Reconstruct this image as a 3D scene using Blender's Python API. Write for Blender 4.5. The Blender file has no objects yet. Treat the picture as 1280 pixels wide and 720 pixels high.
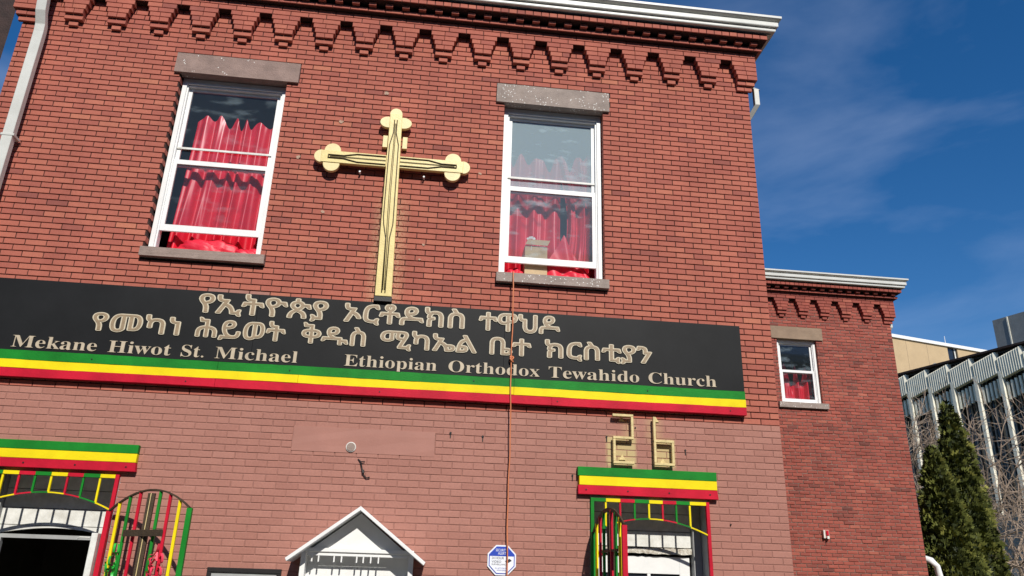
import bpy, bmesh, math, random
from mathutils import Matrix, Vector
random.seed(7)
S = bpy.context.scene
COL = S.collection
R = math.radians

# ------------------------------------------------------------------ camera
yaw, pit, rol = 0.10794, 0.36306, 0.03051
fw = Vector((math.sin(yaw)*math.cos(pit), math.cos(yaw)*math.cos(pit), math.sin(pit)))
rt = Vector((math.cos(yaw), -math.sin(yaw), 0)); up = rt.cross(fw)
r2 = rt*math.cos(rol)+up*math.sin(rol); u2 = -rt*math.sin(rol)+up*math.cos(rol)
cam_d = bpy.data.cameras.new('camera'); cam = bpy.data.objects.new('camera', cam_d); COL.objects.link(cam)
m = Matrix((r2, u2, -fw)).transposed().to_4x4(); m.translation = Vector((-3.801, -7.886, 1.6)); cam.matrix_world = m
cam_d.sensor_width = 36; cam_d.lens = 0.9635*36/1.28; cam_d.clip_end = 5000; cam_d.clip_start = 0.05
S.camera = cam

# ------------------------------------------------------------------ sky and sun
SUN_EL, SUN_AZ = R(39), R(9)          # sun stands to the right of the facade's normal
sd = Vector((math.sin(SUN_AZ)*math.cos(SUN_EL), -math.cos(SUN_AZ)*math.cos(SUN_EL), math.sin(SUN_EL)))
sl = bpy.data.lights.new('sun', 'SUN'); sl.energy = 4.9; sl.angle = R(0.5); sl.color = (1, 0.955, 0.88)
so = bpy.data.objects.new('sun', sl); COL.objects.link(so); so.location = (20, -40, 40)
so.rotation_euler = sd.to_track_quat('Z', 'Y').to_euler()
W = bpy.data.worlds.new('World'); S.world = W; W.use_nodes = True
nt = W.node_tree; nt.nodes.clear(); N = nt.nodes.new; LK = nt.links.new
sky = N('ShaderNodeTexSky'); sky.sky_type = 'NISHITA'; sky.sun_disc = False
sky.sun_elevation = SUN_EL; sky.sun_rotation = math.pi-SUN_AZ
sky.altitude = 0; sky.air_density = 1.0; sky.dust_density = 0.15; sky.ozone_density = 3.5
tc = N('ShaderNodeTexCoord'); mp = N('ShaderNodeMapping'); mp.inputs['Scale'].default_value = (1.2, 1.2, 4.0)
mp.inputs['Rotation'].default_value = (0.25, 0.1, 0.5)
nz = N('ShaderNodeTexNoise'); nz.inputs['Scale'].default_value = 1.6; nz.inputs['Detail'].default_value = 8; nz.inputs['Roughness'].default_value = .52; nz.inputs['Distortion'].default_value = .35
cr = N('ShaderNodeValToRGB'); cr.color_ramp.elements[0].position = .45; cr.color_ramp.elements[1].position = .86
cr.color_ramp.elements[1].color = (.34, .34, .34, 1)
hs = N('ShaderNodeHueSaturation'); hs.inputs['Saturation'].default_value = 1.32; hs.inputs['Value'].default_value = 1.0
mx = N('ShaderNodeMixRGB'); mx.inputs[2].default_value = (7.6, 8.8, 10.6, 1)
bg = N('ShaderNodeBackground'); bg.inputs['Strength'].default_value = 0.092; wo = N('ShaderNodeOutputWorld')
LK(tc.outputs['Generated'], mp.inputs[0]); LK(mp.outputs[0], nz.inputs['Vector']); LK(nz.outputs['Fac'], cr.inputs[0])
LK(sky.outputs[0], hs.inputs['Color']); LK(hs.outputs[0], mx.inputs[1]); LK(cr.outputs[0], mx.inputs[0])
tn = N('ShaderNodeMixRGB'); tn.blend_type = 'MULTIPLY'; tn.inputs[0].default_value = 1; tn.inputs[2].default_value = (1.03, 1.03, 1.12, 1)
LK(mx.outputs[0], tn.inputs[1]); LK(tn.outputs[0], bg.inputs[0]); LK(bg.outputs[0], wo.inputs[0])
S.view_settings.view_transform = 'Standard'; S.view_settings.look = 'None'; S.view_settings.gamma = 1
S.view_settings.use_curve_mapping = False; S.view_settings.exposure = 0.0

# ------------------------------------------------------------------ materials
def mat(name, col, rough=.7, var=.12, scale=8, bump=.08, bscale=60, metal=0, spec=.4, dirt=None):
    M = bpy.data.materials.new(name); M.use_nodes = True; t = M.node_tree; b = t.nodes['Principled BSDF']
    b.inputs['Roughness'].default_value = rough; b.inputs['Metallic'].default_value = metal
    b.inputs['Specular IOR Level'].default_value = spec
    g = t.nodes.new('ShaderNodeNewGeometry'); n = t.nodes.new('ShaderNodeTexNoise')
    n.inputs['Scale'].default_value = scale; n.inputs['Detail'].default_value = 6; n.inputs['Roughness'].default_value = .65
    t.links.new(g.outputs['Position'], n.inputs['Vector'])
    r = t.nodes.new('ShaderNodeValToRGB'); r.color_ramp.elements[0].position = .3; r.color_ramp.elements[1].position = .7
    lo = tuple(c*(1-var) for c in col) if dirt is None else dirt
    r.color_ramp.elements[0].color = (*lo, 1); r.color_ramp.elements[1].color = (*[min(1, c*(1+var)) for c in col], 1)
    t.links.new(n.outputs['Fac'], r.inputs[0]); t.links.new(r.outputs[0], b.inputs['Base Color'])
    if bump:
        n2 = t.nodes.new('ShaderNodeTexNoise'); n2.inputs['Scale'].default_value = bscale; n2.inputs['Detail'].default_value = 4
        t.links.new(g.outputs['Position'], n2.inputs['Vector'])
        bp = t.nodes.new('ShaderNodeBump'); bp.inputs['Strength'].default_value = bump*3; bp.inputs['Distance'].default_value = .01
        t.links.new(n2.outputs['Fac'], bp.inputs['Height']); t.links.new(bp.outputs[0], b.inputs['Normal'])
    return M

def mathn(t, op, a, b=None, c=None):
    n = t.nodes.new('ShaderNodeMath'); n.operation = op
    for i, v in enumerate((a, b, c)):
        if v is None: continue
        if isinstance(v, (int, float)): n.inputs[i].default_value = v
        else: t.links.new(v, n.inputs[i])
    return n.outputs[0]

def brick_mat(name, stops, stain=None, rough=.85, soot=.25, bump=.5, stain_col=(.62, .52, .30)):
    """tone attribute picks the fired colour of each brick; stain(t, x, z) -> mask of paint overspray"""
    M = bpy.data.materials.new(name); M.use_nodes = True; t = M.node_tree; b = t.nodes['Principled BSDF']
    b.inputs['Roughness'].default_value = rough; b.inputs['Specular IOR Level'].default_value = .25
    a = t.nodes.new('ShaderNodeAttribute'); a.attribute_name = 'tone'
    r = t.nodes.new('ShaderNodeValToRGB'); el = r.color_ramp.elements
    el[0].position = stops[0][0]; el[0].color = (*stops[0][1], 1); el[1].position = stops[-1][0]; el[1].color = (*stops[-1][1], 1)
    for p_, c_ in stops[1:-1]:
        e = el.new(p_); e.color = (*c_, 1)
    t.links.new(a.outputs['Fac'], r.inputs[0])
    g = t.nodes.new('ShaderNodeNewGeometry')
    n = t.nodes.new('ShaderNodeTexNoise'); n.inputs['Scale'].default_value = 45; n.inputs['Detail'].default_value = 5; n.inputs['Roughness'].default_value = .7
    t.links.new(g.outputs['Position'], n.inputs['Vector'])
    n3 = t.nodes.new('ShaderNodeTexNoise'); n3.inputs['Scale'].default_value = 1.1; n3.inputs['Detail'].default_value = 6; n3.inputs['Roughness'].default_value = .6
    t.links.new(g.outputs['Position'], n3.inputs['Vector'])
    f1 = mathn(t, 'MULTIPLY_ADD', n.outputs['Fac'], .5, .75)
    mp = t.nodes.new('ShaderNodeMapping'); mp.inputs['Scale'].default_value = (2.6, 1, .45); t.links.new(g.outputs['Position'], mp.inputs[0])
    n4 = t.nodes.new('ShaderNodeTexNoise'); n4.inputs['Scale'].default_value = 1.7; n4.inputs['Detail'].default_value = 7; n4.inputs['Roughness'].default_value = .65
    t.links.new(mp.outputs[0], n4.inputs['Vector'])
    f2 = mathn(t, 'MULTIPLY', mathn(t, 'MULTIPLY_ADD', n3.outputs['Fac'], soot*1.6, 1-soot*.8), mathn(t, 'MULTIPLY_ADD', n4.outputs['Fac'], soot*1.3, 1-soot*.65))
    f = mathn(t, 'MULTIPLY', f1, f2)
    mul = t.nodes.new('ShaderNodeVectorMath'); mul.operation = 'SCALE'
    t.links.new(r.outputs[0], mul.inputs[0]); t.links.new(f, mul.inputs['Scale'])
    out = mul.outputs[0]
    if stain:
        sp = t.nodes.new('ShaderNodeSeparateXYZ'); t.links.new(g.outputs['Position'], sp.inputs[0])
        mk = stain(t, sp.outputs[0], sp.outputs[2], n.outputs['Fac'])
        m2 = t.nodes.new('ShaderNodeMixRGB'); m2.inputs[2].default_value = (*stain_col, 1)
        t.links.new(mk, m2.inputs[0]); t.links.new(out, m2.inputs[1]); out = m2.outputs[0]
    t.links.new(out, b.inputs['Base Color'])
    bp = t.nodes.new('ShaderNodeBump'); bp.inputs['Strength'].default_value = bump; bp.inputs['Distance'].default_value = .004
    t.links.new(n.outputs['Fac'], bp.inputs['Height']); t.links.new(bp.outputs[0], b.inputs['Normal'])
    return M

def box_mask(t, x, z, cx, hw, cz, hh, soft=.015):
    a = mathn(t, 'ABSOLUTE', mathn(t, 'SUBTRACT', x, cx)); b = mathn(t, 'ABSOLUTE', mathn(t, 'SUBTRACT', z, cz))
    fa = t.nodes.new('ShaderNodeMapRange'); t.links.new(a, fa.inputs[0]); fa.inputs[1].default_value = hw+soft; fa.inputs[2].default_value = hw-soft
    fb = t.nodes.new('ShaderNodeMapRange'); t.links.new(b, fb.inputs[0]); fb.inputs[1].default_value = hh+soft; fb.inputs[2].default_value = hh-soft
    return mathn(t, 'MULTIPLY', fa.outputs[0], fb.outputs[0])
def stain_cross(t, x, z, n):
    a = box_mask(t, x, z, -4.33, .10, 4.75, .8, .13)
    return mathn(t, 'MULTIPLY', a, mathn(t, 'MULTIPLY', mathn(t, 'GREATER_THAN', n, .47), .62))
def stain_digits(t, x, z, n):
    a = box_mask(t, x, z, -1.755, .155, 2.885, .155, .02); b = box_mask(t, x, z, -1.305, .12, 2.885, .15, .02)
    c = box_mask(t, x, z, -1.66, .06, 3.15, .16, .05); d = box_mask(t, x, z, -1.40, .07, 3.14, .14, .05)
    q = mathn(t, 'MAXIMUM', a, b); q2 = mathn(t, 'MULTIPLY', mathn(t, 'MAXIMUM', c, d), .45)
    return mathn(t, 'MULTIPLY', mathn(t, 'MAXIMUM', q, q2), .85)

RED = [(0, (.27, .085, .066)), (.25, (.355, .106, .076)), (.6, (.405, .126, .086)), (.85, (.44, .146, .096)), (1, (.455, .162, .10))]
M_brick = brick_mat('red_brick', RED, stain_cross, soot=.32)
M_paint = brick_mat('painted_brick', [(0, (.325, .142, .108)), (.5, (.355, .160, .122)), (1, (.385, .178, .137))], stain_digits, rough=.6, soot=.12, bump=.25, stain_col=(.50, .40, .19))
M_wing = brick_mat('old_brick', [(0, (.15, .05, .04)), (.3, (.26, .068, .05)), (.7, (.33, .085, .06)), (1, (.38, .12, .08))], soot=.4, bump=.8)
M_mortar = mat('dark_mortar', (.045, .022, .018), .95, .3, 25)
M_pmortar = mat('painted_mortar', (.30, .145, .115), .8, .25, 12)
M_wmortar = mat('weathered_mortar', (.26, .17, .135), .95, .3, 16, dirt=(.035, .018, .015))
M_white = mat('white_paint', (.78, .78, .76), .45, .05, 6, .03)
M_grim = mat('weathered_white_paint', (.74, .74, .70), .5, .1, 9, .06, dirt=(.55, .54, .49))
M_gut = mat('aluminium_gutter', (.60, .60, .555), .4, .08, 3, .03, dirt=(.53, .53, .485))
M_stone = mat('brownstone', (.30, .225, .19), .85, .2, 7, .2, 120)
M_dark = mat('interior_wall', (.10, .085, .08), .9, .2, 3)
M_black = mat('sign_black', (.0125, .013, .0135), .5, .3, 1.2, .01, spec=.16)
M_green = mat('green_paint', (.010, .19, .020), .5, .25, 3, .05, spec=.15)
M_yel = mat('yellow_paint', (.80, .63, .008), .5, .13, 3, .05, spec=.15)
M_redp = mat('red_paint', (.50, .010, .030), .5, .22, 3, .05, spec=.15)
FLAG = {'G': M_green, 'Y': M_yel, 'R': M_redp}
M_tan = mat('tan_letter_paint', (.30, .22, .135), .4, .18, 14, .04)
M_cream = mat('cream_rim_highlight', (.58, .51, .375), .35, .1, 20, .03)
M_gold = mat('cream_gold_paint', (.72, .58, .23), .4, .1, 9, .05)
M_lobe = mat('cream_lobe_paint', (.76, .62, .30), .45, .08, 9, .05)
M_bronze = mat('bronze_tube', (.085, .06, .025), .5, .2, 20, .05)
M_digit = mat('old_gold_paint', (.64, .51, .24), .5, .18, 18, .1)
M_wood = mat('weathered_wood', (.055, .035, .018), .75, .3, 12, .2, 80)
M_curt = mat('red_curtain', (.66, .010, .030), .38, .12, 5, .0, spec=.6)
M_cloth = mat('red_cloth', (.66, .015, .04), .5, .12, 5, .05, spec=.5)
M_orange = mat('orange_cord', (.60, .20, .085), .5, .1, 9, 0)
M_blackp = mat('black_metal', (.02, .018, .018), .4, .2, 9, .02)
M_grey = mat('grey_painted_trim', (.34, .345, .34), .6, .12, 6, .04)
M_card = mat('cardboard', (.50, .37, .22), .8, .1, 9, .05)
M_blue = mat('blue_print', (.02, .06, .42), .45, .05, 9, 0)
M_plate = mat('white_plate', (.78, .80, .84), .4, .04, 9, 0)
M_conc = mat('ribbed_concrete', (.78, .74, .61), .85, .15, 2, .2, 9)
M_metal = mat('grey_metal_cladding', (.22, .225, .215), .5, .15, 2, .03, spec=.5)
M_dkglass = mat('dark_window_glass', (.018, .022, .03), .12, .3, 2, 0, spec=.6)
M_beige = mat('beige_stucco', (.50, .365, .21), .9, .08, 1.2, .1, 9)
M_bark = mat('pale_bark', (.30, .225, .165), .9, .25, 9, .2)
M_bark2 = mat('grey_bark', (.14, .105, .08), .9, .3, 9, .2)
M_shingle = mat('dark_brown_shingle', (.035, .018, .014), .8, .35, 8, .3, 40)
M_asph = mat('asphalt', (.05, .05, .052), .9, .2, 4, .2)
M_pave = mat('worn_pavement', (.15, .145, .135), .9, .12, 3, .1)
M_grass = mat('winter_grass', (.09, .10, .045), .95, .3, 5, .3)
M_flesh = mat('fire_strobe_red', (.46, .22, .18), .4, .1, 5, 0)

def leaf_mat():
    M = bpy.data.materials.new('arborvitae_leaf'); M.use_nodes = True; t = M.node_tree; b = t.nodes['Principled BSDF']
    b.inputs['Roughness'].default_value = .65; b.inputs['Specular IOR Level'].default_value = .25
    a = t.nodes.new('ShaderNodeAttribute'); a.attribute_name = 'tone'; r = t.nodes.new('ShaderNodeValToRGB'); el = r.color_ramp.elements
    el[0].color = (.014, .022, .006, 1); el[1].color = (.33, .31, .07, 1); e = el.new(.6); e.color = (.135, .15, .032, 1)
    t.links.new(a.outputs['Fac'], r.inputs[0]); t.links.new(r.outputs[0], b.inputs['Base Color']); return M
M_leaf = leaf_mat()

def glass_mat(name, milky=.0, tint=(.94, .95, .96), streak=.25, refl=(.9, .95, 1)):
    M = bpy.data.materials.new(name); M.use_nodes = True; t = M.node_tree; t.nodes.clear(); n = t.nodes.new
    o = n('ShaderNodeOutputMaterial'); tr = n('ShaderNodeBsdfTransparent'); tr.inputs[0].default_value = (*tint, 1)
    gl = n('ShaderNodeBsdfGlossy'); gl.inputs['Roughness'].default_value = .03; gl.inputs[0].default_value = (*refl, 1)
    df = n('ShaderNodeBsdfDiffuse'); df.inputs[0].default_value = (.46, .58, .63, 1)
    lw = n('ShaderNodeLayerWeight'); lw.inputs[0].default_value = .5
    pw = n('ShaderNodeMath'); pw.operation = 'POWER'; pw.inputs[1].default_value = 3; t.links.new(lw.outputs['Facing'], pw.inputs[0])
    fr = n('ShaderNodeMath'); fr.operation = 'MULTIPLY_ADD'; fr.inputs[1].default_value = .7; fr.inputs[2].default_value = .03; t.links.new(pw.outputs[0], fr.inputs[0])
    m1 = n('ShaderNodeMixShader'); m2 = n('ShaderNodeMixShader'); g = n('ShaderNodeNewGeometry')
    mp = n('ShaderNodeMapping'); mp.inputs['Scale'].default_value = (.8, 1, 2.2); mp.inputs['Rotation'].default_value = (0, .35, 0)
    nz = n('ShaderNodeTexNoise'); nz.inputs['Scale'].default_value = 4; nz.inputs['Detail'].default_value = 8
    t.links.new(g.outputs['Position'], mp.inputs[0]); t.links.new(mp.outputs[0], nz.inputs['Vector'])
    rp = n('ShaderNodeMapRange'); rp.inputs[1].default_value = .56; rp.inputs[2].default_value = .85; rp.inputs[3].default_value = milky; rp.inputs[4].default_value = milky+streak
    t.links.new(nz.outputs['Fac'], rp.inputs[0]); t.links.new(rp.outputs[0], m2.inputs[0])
    t.links.new(fr.outputs[0], m1.inputs[0]); t.links.new(tr.outputs[0], m1.inputs[1]); t.links.new(gl.outputs[0], m1.inputs[2])
    t.links.new(m1.outputs[0], m2.inputs[1]); t.links.new(df.outputs[0], m2.inputs[2]); t.links.new(m2.outputs[0], o.inputs[0])
    return M
M_glass = glass_mat('window_glass', .015, streak=.12, refl=(.72, .66, .60))
M_milky = glass_mat('milky_reflection_film', .34, streak=.40)  # bright reflection on the upper pane, painted as pale diffuse colour
M_plastic = glass_mat('plastic_sheet', .06, streak=.4)

# ------------------------------------------------------------------ helpers
def quad_box(bm, x0, x1, y0, y1, z0, z1):
    v = [bm.verts.new(p) for p in ((x0, y0, z0), (x1, y0, z0), (x1, y1, z0), (x0, y1, z0), (x0, y0, z1), (x1, y0, z1), (x1, y1, z1), (x0, y1, z1))]
    for f in ((0, 3, 2, 1), (4, 5, 6, 7), (0, 1, 5, 4), (1, 2, 6, 5), (2, 3, 7, 6), (3, 0, 4, 7)): bm.faces.new([v[i] for i in f])
    return v
def obj(name, bm, m, parent=None, bevel=0):
    me = bpy.data.meshes.new(name)
    if bevel: bmesh.ops.bevel(bm, geom=bm.edges[:], offset=bevel, segments=1, affect='EDGES')
    bm.to_mesh(me); bm.free(); me.materials.append(m)
    o = bpy.data.objects.new(name, me); COL.objects.link(o)
    if parent: o.parent = parent
    return o
def box(name, x0, x1, y0, y1, z0, z1, m, parent=None, bevel=0):
    bm = bmesh.new(); quad_box(bm, x0, x1, y0, y1, z0, z1); return obj(name, bm, m, parent, bevel)
def boxes(name, lst, m, parent=None, bevel=0):
    bm = bmesh.new()
    for b in lst: quad_box(bm, *b)
    return obj(name, bm, m, parent, bevel)
def thing(name, label, cat, loc=(0, 0, 0), group=None):
    o = bpy.data.objects.new(name, None); COL.objects.link(o); o.location = loc; o.empty_display_size = .3
    o['label'] = label; o['category'] = cat
    if group: o['group'] = group
    return o
def tag(o, label, cat, group=None):
    o['label'] = label; o['category'] = cat
    if group: o['group'] = group
    return o
def prism(bm, pts, y0, y1):
    """polygon pts (x,z) extruded from y0 (front) to y1"""
    a = [bm.verts.new((x, y0, z)) for x, z in pts]; b = [bm.verts.new((x, y1, z)) for x, z in pts]
    bm.faces.new(a); bm.faces.new(b[::-1])
    for i in range(len(pts)):
        j = (i+1) % len(pts); bm.faces.new((a[j], a[i], b[i], b[j]))
    bmesh.ops.recalc_face_normals(bm, faces=bm.faces[:])
def tube(bm, pts, r, n=8, r1=None, cap=True):
    pts = [Vector(p) for p in pts]; rings = []
    for i, p in enumerate(pts):
        d = (pts[min(i+1, len(pts)-1)]-pts[max(i-1, 0)]).normalized()
        a = d.cross(Vector((0, 1, 0)) if abs(d.y) < .9 else Vector((1, 0, 0))).normalized(); b = d.cross(a)
        rr = r if r1 is None else r+(r1-r)*i/(len(pts)-1)
        rings.append([bm.verts.new(p+a*rr*math.cos(2*math.pi*k/n)+b*rr*math.sin(2*math.pi*k/n)) for k in range(n)])
    for A, B in zip(rings, rings[1:]):
        for k in range(n): bm.faces.new((A[k], A[(k+1) % n], B[(k+1) % n], B[k]))
    if cap:
        bm.faces.new(rings[0][::-1]); bm.faces.new(rings[-1])
def bar(bm, a, b, w, d=None):
    """square bar between two points"""
    a = Vector(a); b = Vector(b); t = (b-a).normalized(); s = t.cross(Vector((0, 1, 0)) if abs(t.y) < .9 else Vector((0, 0, 1))).normalized(); q = t.cross(s)
    d = d or w; R_ = []
    for p in (a, b): R_.append([bm.verts.new(p+s*w/2*i+q*d/2*j) for i, j in ((-1, -1), (1, -1), (1, 1), (-1, 1))])
    for k in range(4): bm.faces.new((R_[0][k], R_[0][(k+1) % 4], R_[1][(k+1) % 4], R_[1][k]))
    bm.faces.new(R_[0][::-1]); bm.faces.new(R_[1])
def smooth(o):
    for p in o.data.polygons: p.use_smooth = True
    return o

# ------------------------------------------------------------------ brick walls
L, H, G0 = .212, .0673, 7.2767
def chamf(bm, lay, x0, x1, y0, y1, z0, z1, c, tone, jit=0):
    """brick with a worn front arris: front face, 4 chamfers, 4 sides"""
    j = lambda: random.uniform(-jit, jit)
    f = [bm.verts.new(p) for p in ((x0+c+j(), y0, z0+c+j()), (x1-c+j(), y0+j()*.5, z0+c+j()), (x1-c+j(), y0, z1-c+j()), (x0+c+j(), y0+j()*.5, z1-c+j()))]
    g = [bm.verts.new(p) for p in ((x0, y0+c, z0), (x1, y0+c, z0), (x1, y0+c, z1), (x0, y0+c, z1))]
    h = [bm.verts.new(p) for p in ((x0, y1, z0), (x1, y1, z0), (x1, y1, z1), (x0, y1, z1))]
    fs = [bm.faces.new(f)]
    for k in range(4):
        l = (k+1) % 4
        fs.append(bm.faces.new((g[k], g[l], f[l], f[k]))); fs.append(bm.faces.new((h[k], h[l], g[l], g[k])))
    for q in fs: q[lay] = tone
def tone_rand():
    r = random.random()
    if r < .02: return random.uniform(0, .25)
    if r > .98: return random.uniform(.85, 1)
    return random.gauss(.5, .16)
def new_bm():
    bm = bmesh.new(); return bm, bm.faces.layers.float.new('tone')
CAMP = Vector((-3.801, -7.886, 1.6))

class Bricks:
    """collects bricks: the nearest full ones become parts sharing mesh variants, the rest one stuff part"""
    def __init__(s, root, m, name, off, c=.003, jit=.0, limit=290):
        s.l = []; s.root = root; s.m = m; s.name = name; s.off = Vector(off); s.c = c; s.jit = jit; s.limit = limit
    def add(s, x0, x1, y0, y1, z0, z1): s.l.append((x0, x1, y0, y1, z0, z1))
    def build(s):
        def key(b):
            p = Vector(((b[0]+b[1])/2, b[2], (b[4]+b[5])/2))+s.off; d = p-CAMP
            q = (d.dot(r2), d.dot(u2), d.dot(fw))
            vis = abs(q[0]/q[2]) < .66 and abs(q[1]/q[2]) < .37
            full = (b[1]-b[0]) > .09
            return (0 if vis and full else 1, d.length)
        s.l.sort(key=key); var = {}
        for i, b in enumerate(s.l):
            if i >= s.limit: break
            w = round(b[1]-b[0], 3); h = round(b[5]-b[4], 3); dpt = round(b[3]-b[2], 3); v = random.randrange(7); k = (w, h, dpt, v)
            if k not in var:
                bm, lay = new_bm(); chamf(bm, lay, -w/2, w/2, 0, dpt, -h/2, h/2, s.c, min(1, max(0, tone_rand())), s.jit)
                me = bpy.data.meshes.new(s.name); bm.to_mesh(me); bm.free(); me.materials.append(s.m); var[k] = me
            o = bpy.data.objects.new(s.name, var[k]); COL.objects.link(o); o.parent = s.root
            o.location = ((b[0]+b[1])/2, b[2]+random.uniform(-.001, .001), (b[4]+b[5])/2)
        rest = s.l[s.limit:]
        if rest:
            bm, lay = new_bm()
            for b in rest:
                e = random.uniform(-.0012, .0012)
                chamf(bm, lay, b[0], b[1], b[2]+e, b[3], b[4], b[5], s.c, min(1, max(0, tone_rand())), s.jit)
            o = obj(s.name+'work', bm, s.m, s.root); o['kind'] = 'stuff'

def course(x0, x1, half, z0, z1, holes):
    """running-bond intervals of one course, minus the holes"""
    spans = [(x0, x1)]
    for (a, b, c, d) in holes:
        if min(z1, d)-max(z0, c) > (z1-z0)*.5:
            ns = []
            for p, q in spans:
                if b <= p or a >= q: ns.append((p, q)); continue
                if a > p: ns.append((p, a))
                if b < q: ns.append((b, q))
            spans = ns
    out = []; x = x1 - (L/2 if half else 0)
    if half: out.append((x, x1))
    while x > x0: out.append((max(x-L, x0), x)); x -= L
    res = []
    for a, b in out:
        for p, q in spans:
            u, v = max(a, p), min(b, q)
            if v-u > .02: res.append((u, v))
    return res

def wall_boxes(x0, x1, z0, z1, holes, y0, y1):
    xs = sorted({x0, x1, *[min(max(v, x0), x1) for h in holes for v in h[:2]]}); zs = sorted({z0, z1, *[min(max(v, z0), z1) for h in holes for v in h[2:]]})
    bm = bmesh.new()
    for k in range(len(zs)-1):
        za, zb = zs[k], zs[k+1]; run = None
        for i in range(len(xs)-1):
            c = ((xs[i]+xs[i+1])/2, (za+zb)/2)
            solid = not any(h[0] < c[0] < h[1] and h[2] < c[1] < h[3] for h in holes)
            if solid: run = run or xs[i]
            if run is not None and (not solid or i == len(xs)-2):
                e = xs[i+1] if solid else xs[i]; quad_box(bm, run, e, y0, y1, za, zb); run = None
    return bm

def cornice(root, off, x0, n, mb, ragged=0, limit=200):
    """corbelled arcade, bands, dentils and header course over a wall whose right corner is local x=0"""
    z = lambda k: {12: 8.070, 13: 8.122, 14: 8.190}.get(k, G0+k*H)
    D = Bricks(root, mb, 'corbel_brick', off, .0025, ragged, limit)
    cen = [-.30-.477*i for i in range(n)]
    ow = {9: 0, 8: .145, 7: .19, 6: .235, 5: .27, 4: .27, 3: .37}   # arch opening per course; lower courses step back
    yy = {8: -.092, 7: -.092, 6: -.092, 5: -.092, 4: -.062, 3: -.034}
    drops = [(cen[i+1], cen[i]) for i in range(n-1)]
    for k in range(3, 9):
        g = .004
        for a, b in drops:
            p, q = a+ow[k]/2, b-ow[k]/2
            cuts = [p, q]
            if q-p > .24: cuts = [p, p+(q-p)*random.choice((.38, .5, .62)), q]
            elif k in (5, 7) and q-p > .2: cuts = [p, (p+q)/2, q]
            for u, v in zip(cuts, cuts[1:]): D.add(u+g*.6, v-g*.6, yy[k], .0, z(k)+g, z(k+1)-g)
        # end pieces run out to the corners
        p = cen[0]+min(ow[k], .27)/2; q = -yy[k]; mm = p+.5*(q-p)
        D.add(p+g, mm-g*.5, yy[k], .0, z(k)+g, z(k+1)-g); D.add(mm+g*.5, q, yy[k], .0, z(k)+g, z(k+1)-g)
        q = cen[-1]-min(ow[k], .27)/2; p = x0+yy[k]
        if k % 2: D.add(p, q-g, yy[k], .0, z(k)+g, z(k+1)-g)
        else: mm = p+.45*(q-p); D.add(p, mm-g*.5, yy[k], .0, z(k)+g, z(k+1)-g); D.add(mm+g*.5, q-g, yy[k], .0, z(k)+g, z(k+1)-g)
    D.build()
    B = Bricks(root, mb, 'band_brick', off, .0025, ragged, limit)
    for k, y in ((9, -.092), (10, -.092), (11, -.158)):
        for a, b in course(x0+y, -y, k % 2 == 1, z(k), z(k+1), []): B.add(a+.004, b-.004, y, .0, z(k)+.004, z(k+1)-.004)
    B.build()
    me = None; x = -.03
    box('dentil_backing', x0-.12, .12, -.112, 0, z(12)-.003, z(13)+.003, M_mortar, root)
    i = 0
    while x > x0-.05:
        if me is None:
            bm, lay = new_bm(); chamf(bm, lay, -.044, .044, -.205, -.105, z(12)+.005, z(13)-.003, .002, .5); me = bpy.data.meshes.new('dentil'); bm.to_mesh(me); bm.free(); me.materials.append(mb)
        o = bpy.data.objects.new('dentil', me); COL.objects.link(o); o.parent = root; o.location = (x+.07, 0, 0); x -= .2005; i += 1
    Hd = Bricks(root, mb, 'header_brick', off, .0025, ragged, limit); x = .20
    while x > x0-.2: Hd.add(x-.0965, x-.004, -.262, 0, z(13)+.004, z(14)-.004); x -= .1005
    Hd.build()
    # the same bands carried round the corner, in plain mortared steps
    for k, y in ((9, .068), (10, .068), (11, .13), (12, .125), (13, .2)):
        box('return_band', -.05, y, .012, 3.0, z(k)+.002, z(k+1)-.002, mb, root)
    boxes('band_core', [(x0-.06, .06, -.080, .004, z(9), z(11)), (x0-.12, .12, -.144, .004, z(11)+.003, z(12)-.006), (x0-.19, .19, -.248, .004, z(13)+.003, z(14)), (x0-.2, .2, -.24, .004, z(14)+.001, 8.2185)], M_mortar, root)

def gutter(root, x0, xr, zb, y_len):
    """K-style gutter swept along the front and round the right corner"""
    prof = [(0, 0), (.040, 0), (.046, .010), (.046, .034), (.034, .042), (.034, .050), (.070, .056), (.074, .066), (.074, .118), (.060, .128), (.060, .136), (.100, .150), (.112, .160), (.112, .192), (.098, .192), (.098, .16), (.0, .16)]
    bm = bmesh.new(); rows = []
    for px, py, dx, dy in ((x0, -.270, 0, -1), (xr, -.270, 1, -1), (xr, y_len, 1, 0)):
        rows.append([bm.verts.new((px+dx*d, py+dy*d, zb+h)) for d, h in prof])
    for A, B_ in zip(rows, rows[1:]):
        for k in range(len(prof)): l = (k+1) % len(prof); bm.faces.new((A[k], A[l], B_[l], B_[k]))
    bm.faces.new(rows[0]); bm.faces.new(rows[-1][::-1])
    bmesh.ops.recalc_face_normals(bm, faces=bm.faces[:]); obj('gutter', bm, M_gut, root)
    # soffit board and roof deck behind it
    box('soffit', x0, xr, -.245, y_len, zb+.0, zb+.03, M_grim, root)
    box('roof_deck', x0, xr+.04, -.28, y_len, zb+.162, zb+.20, M_metal, root)

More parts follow.
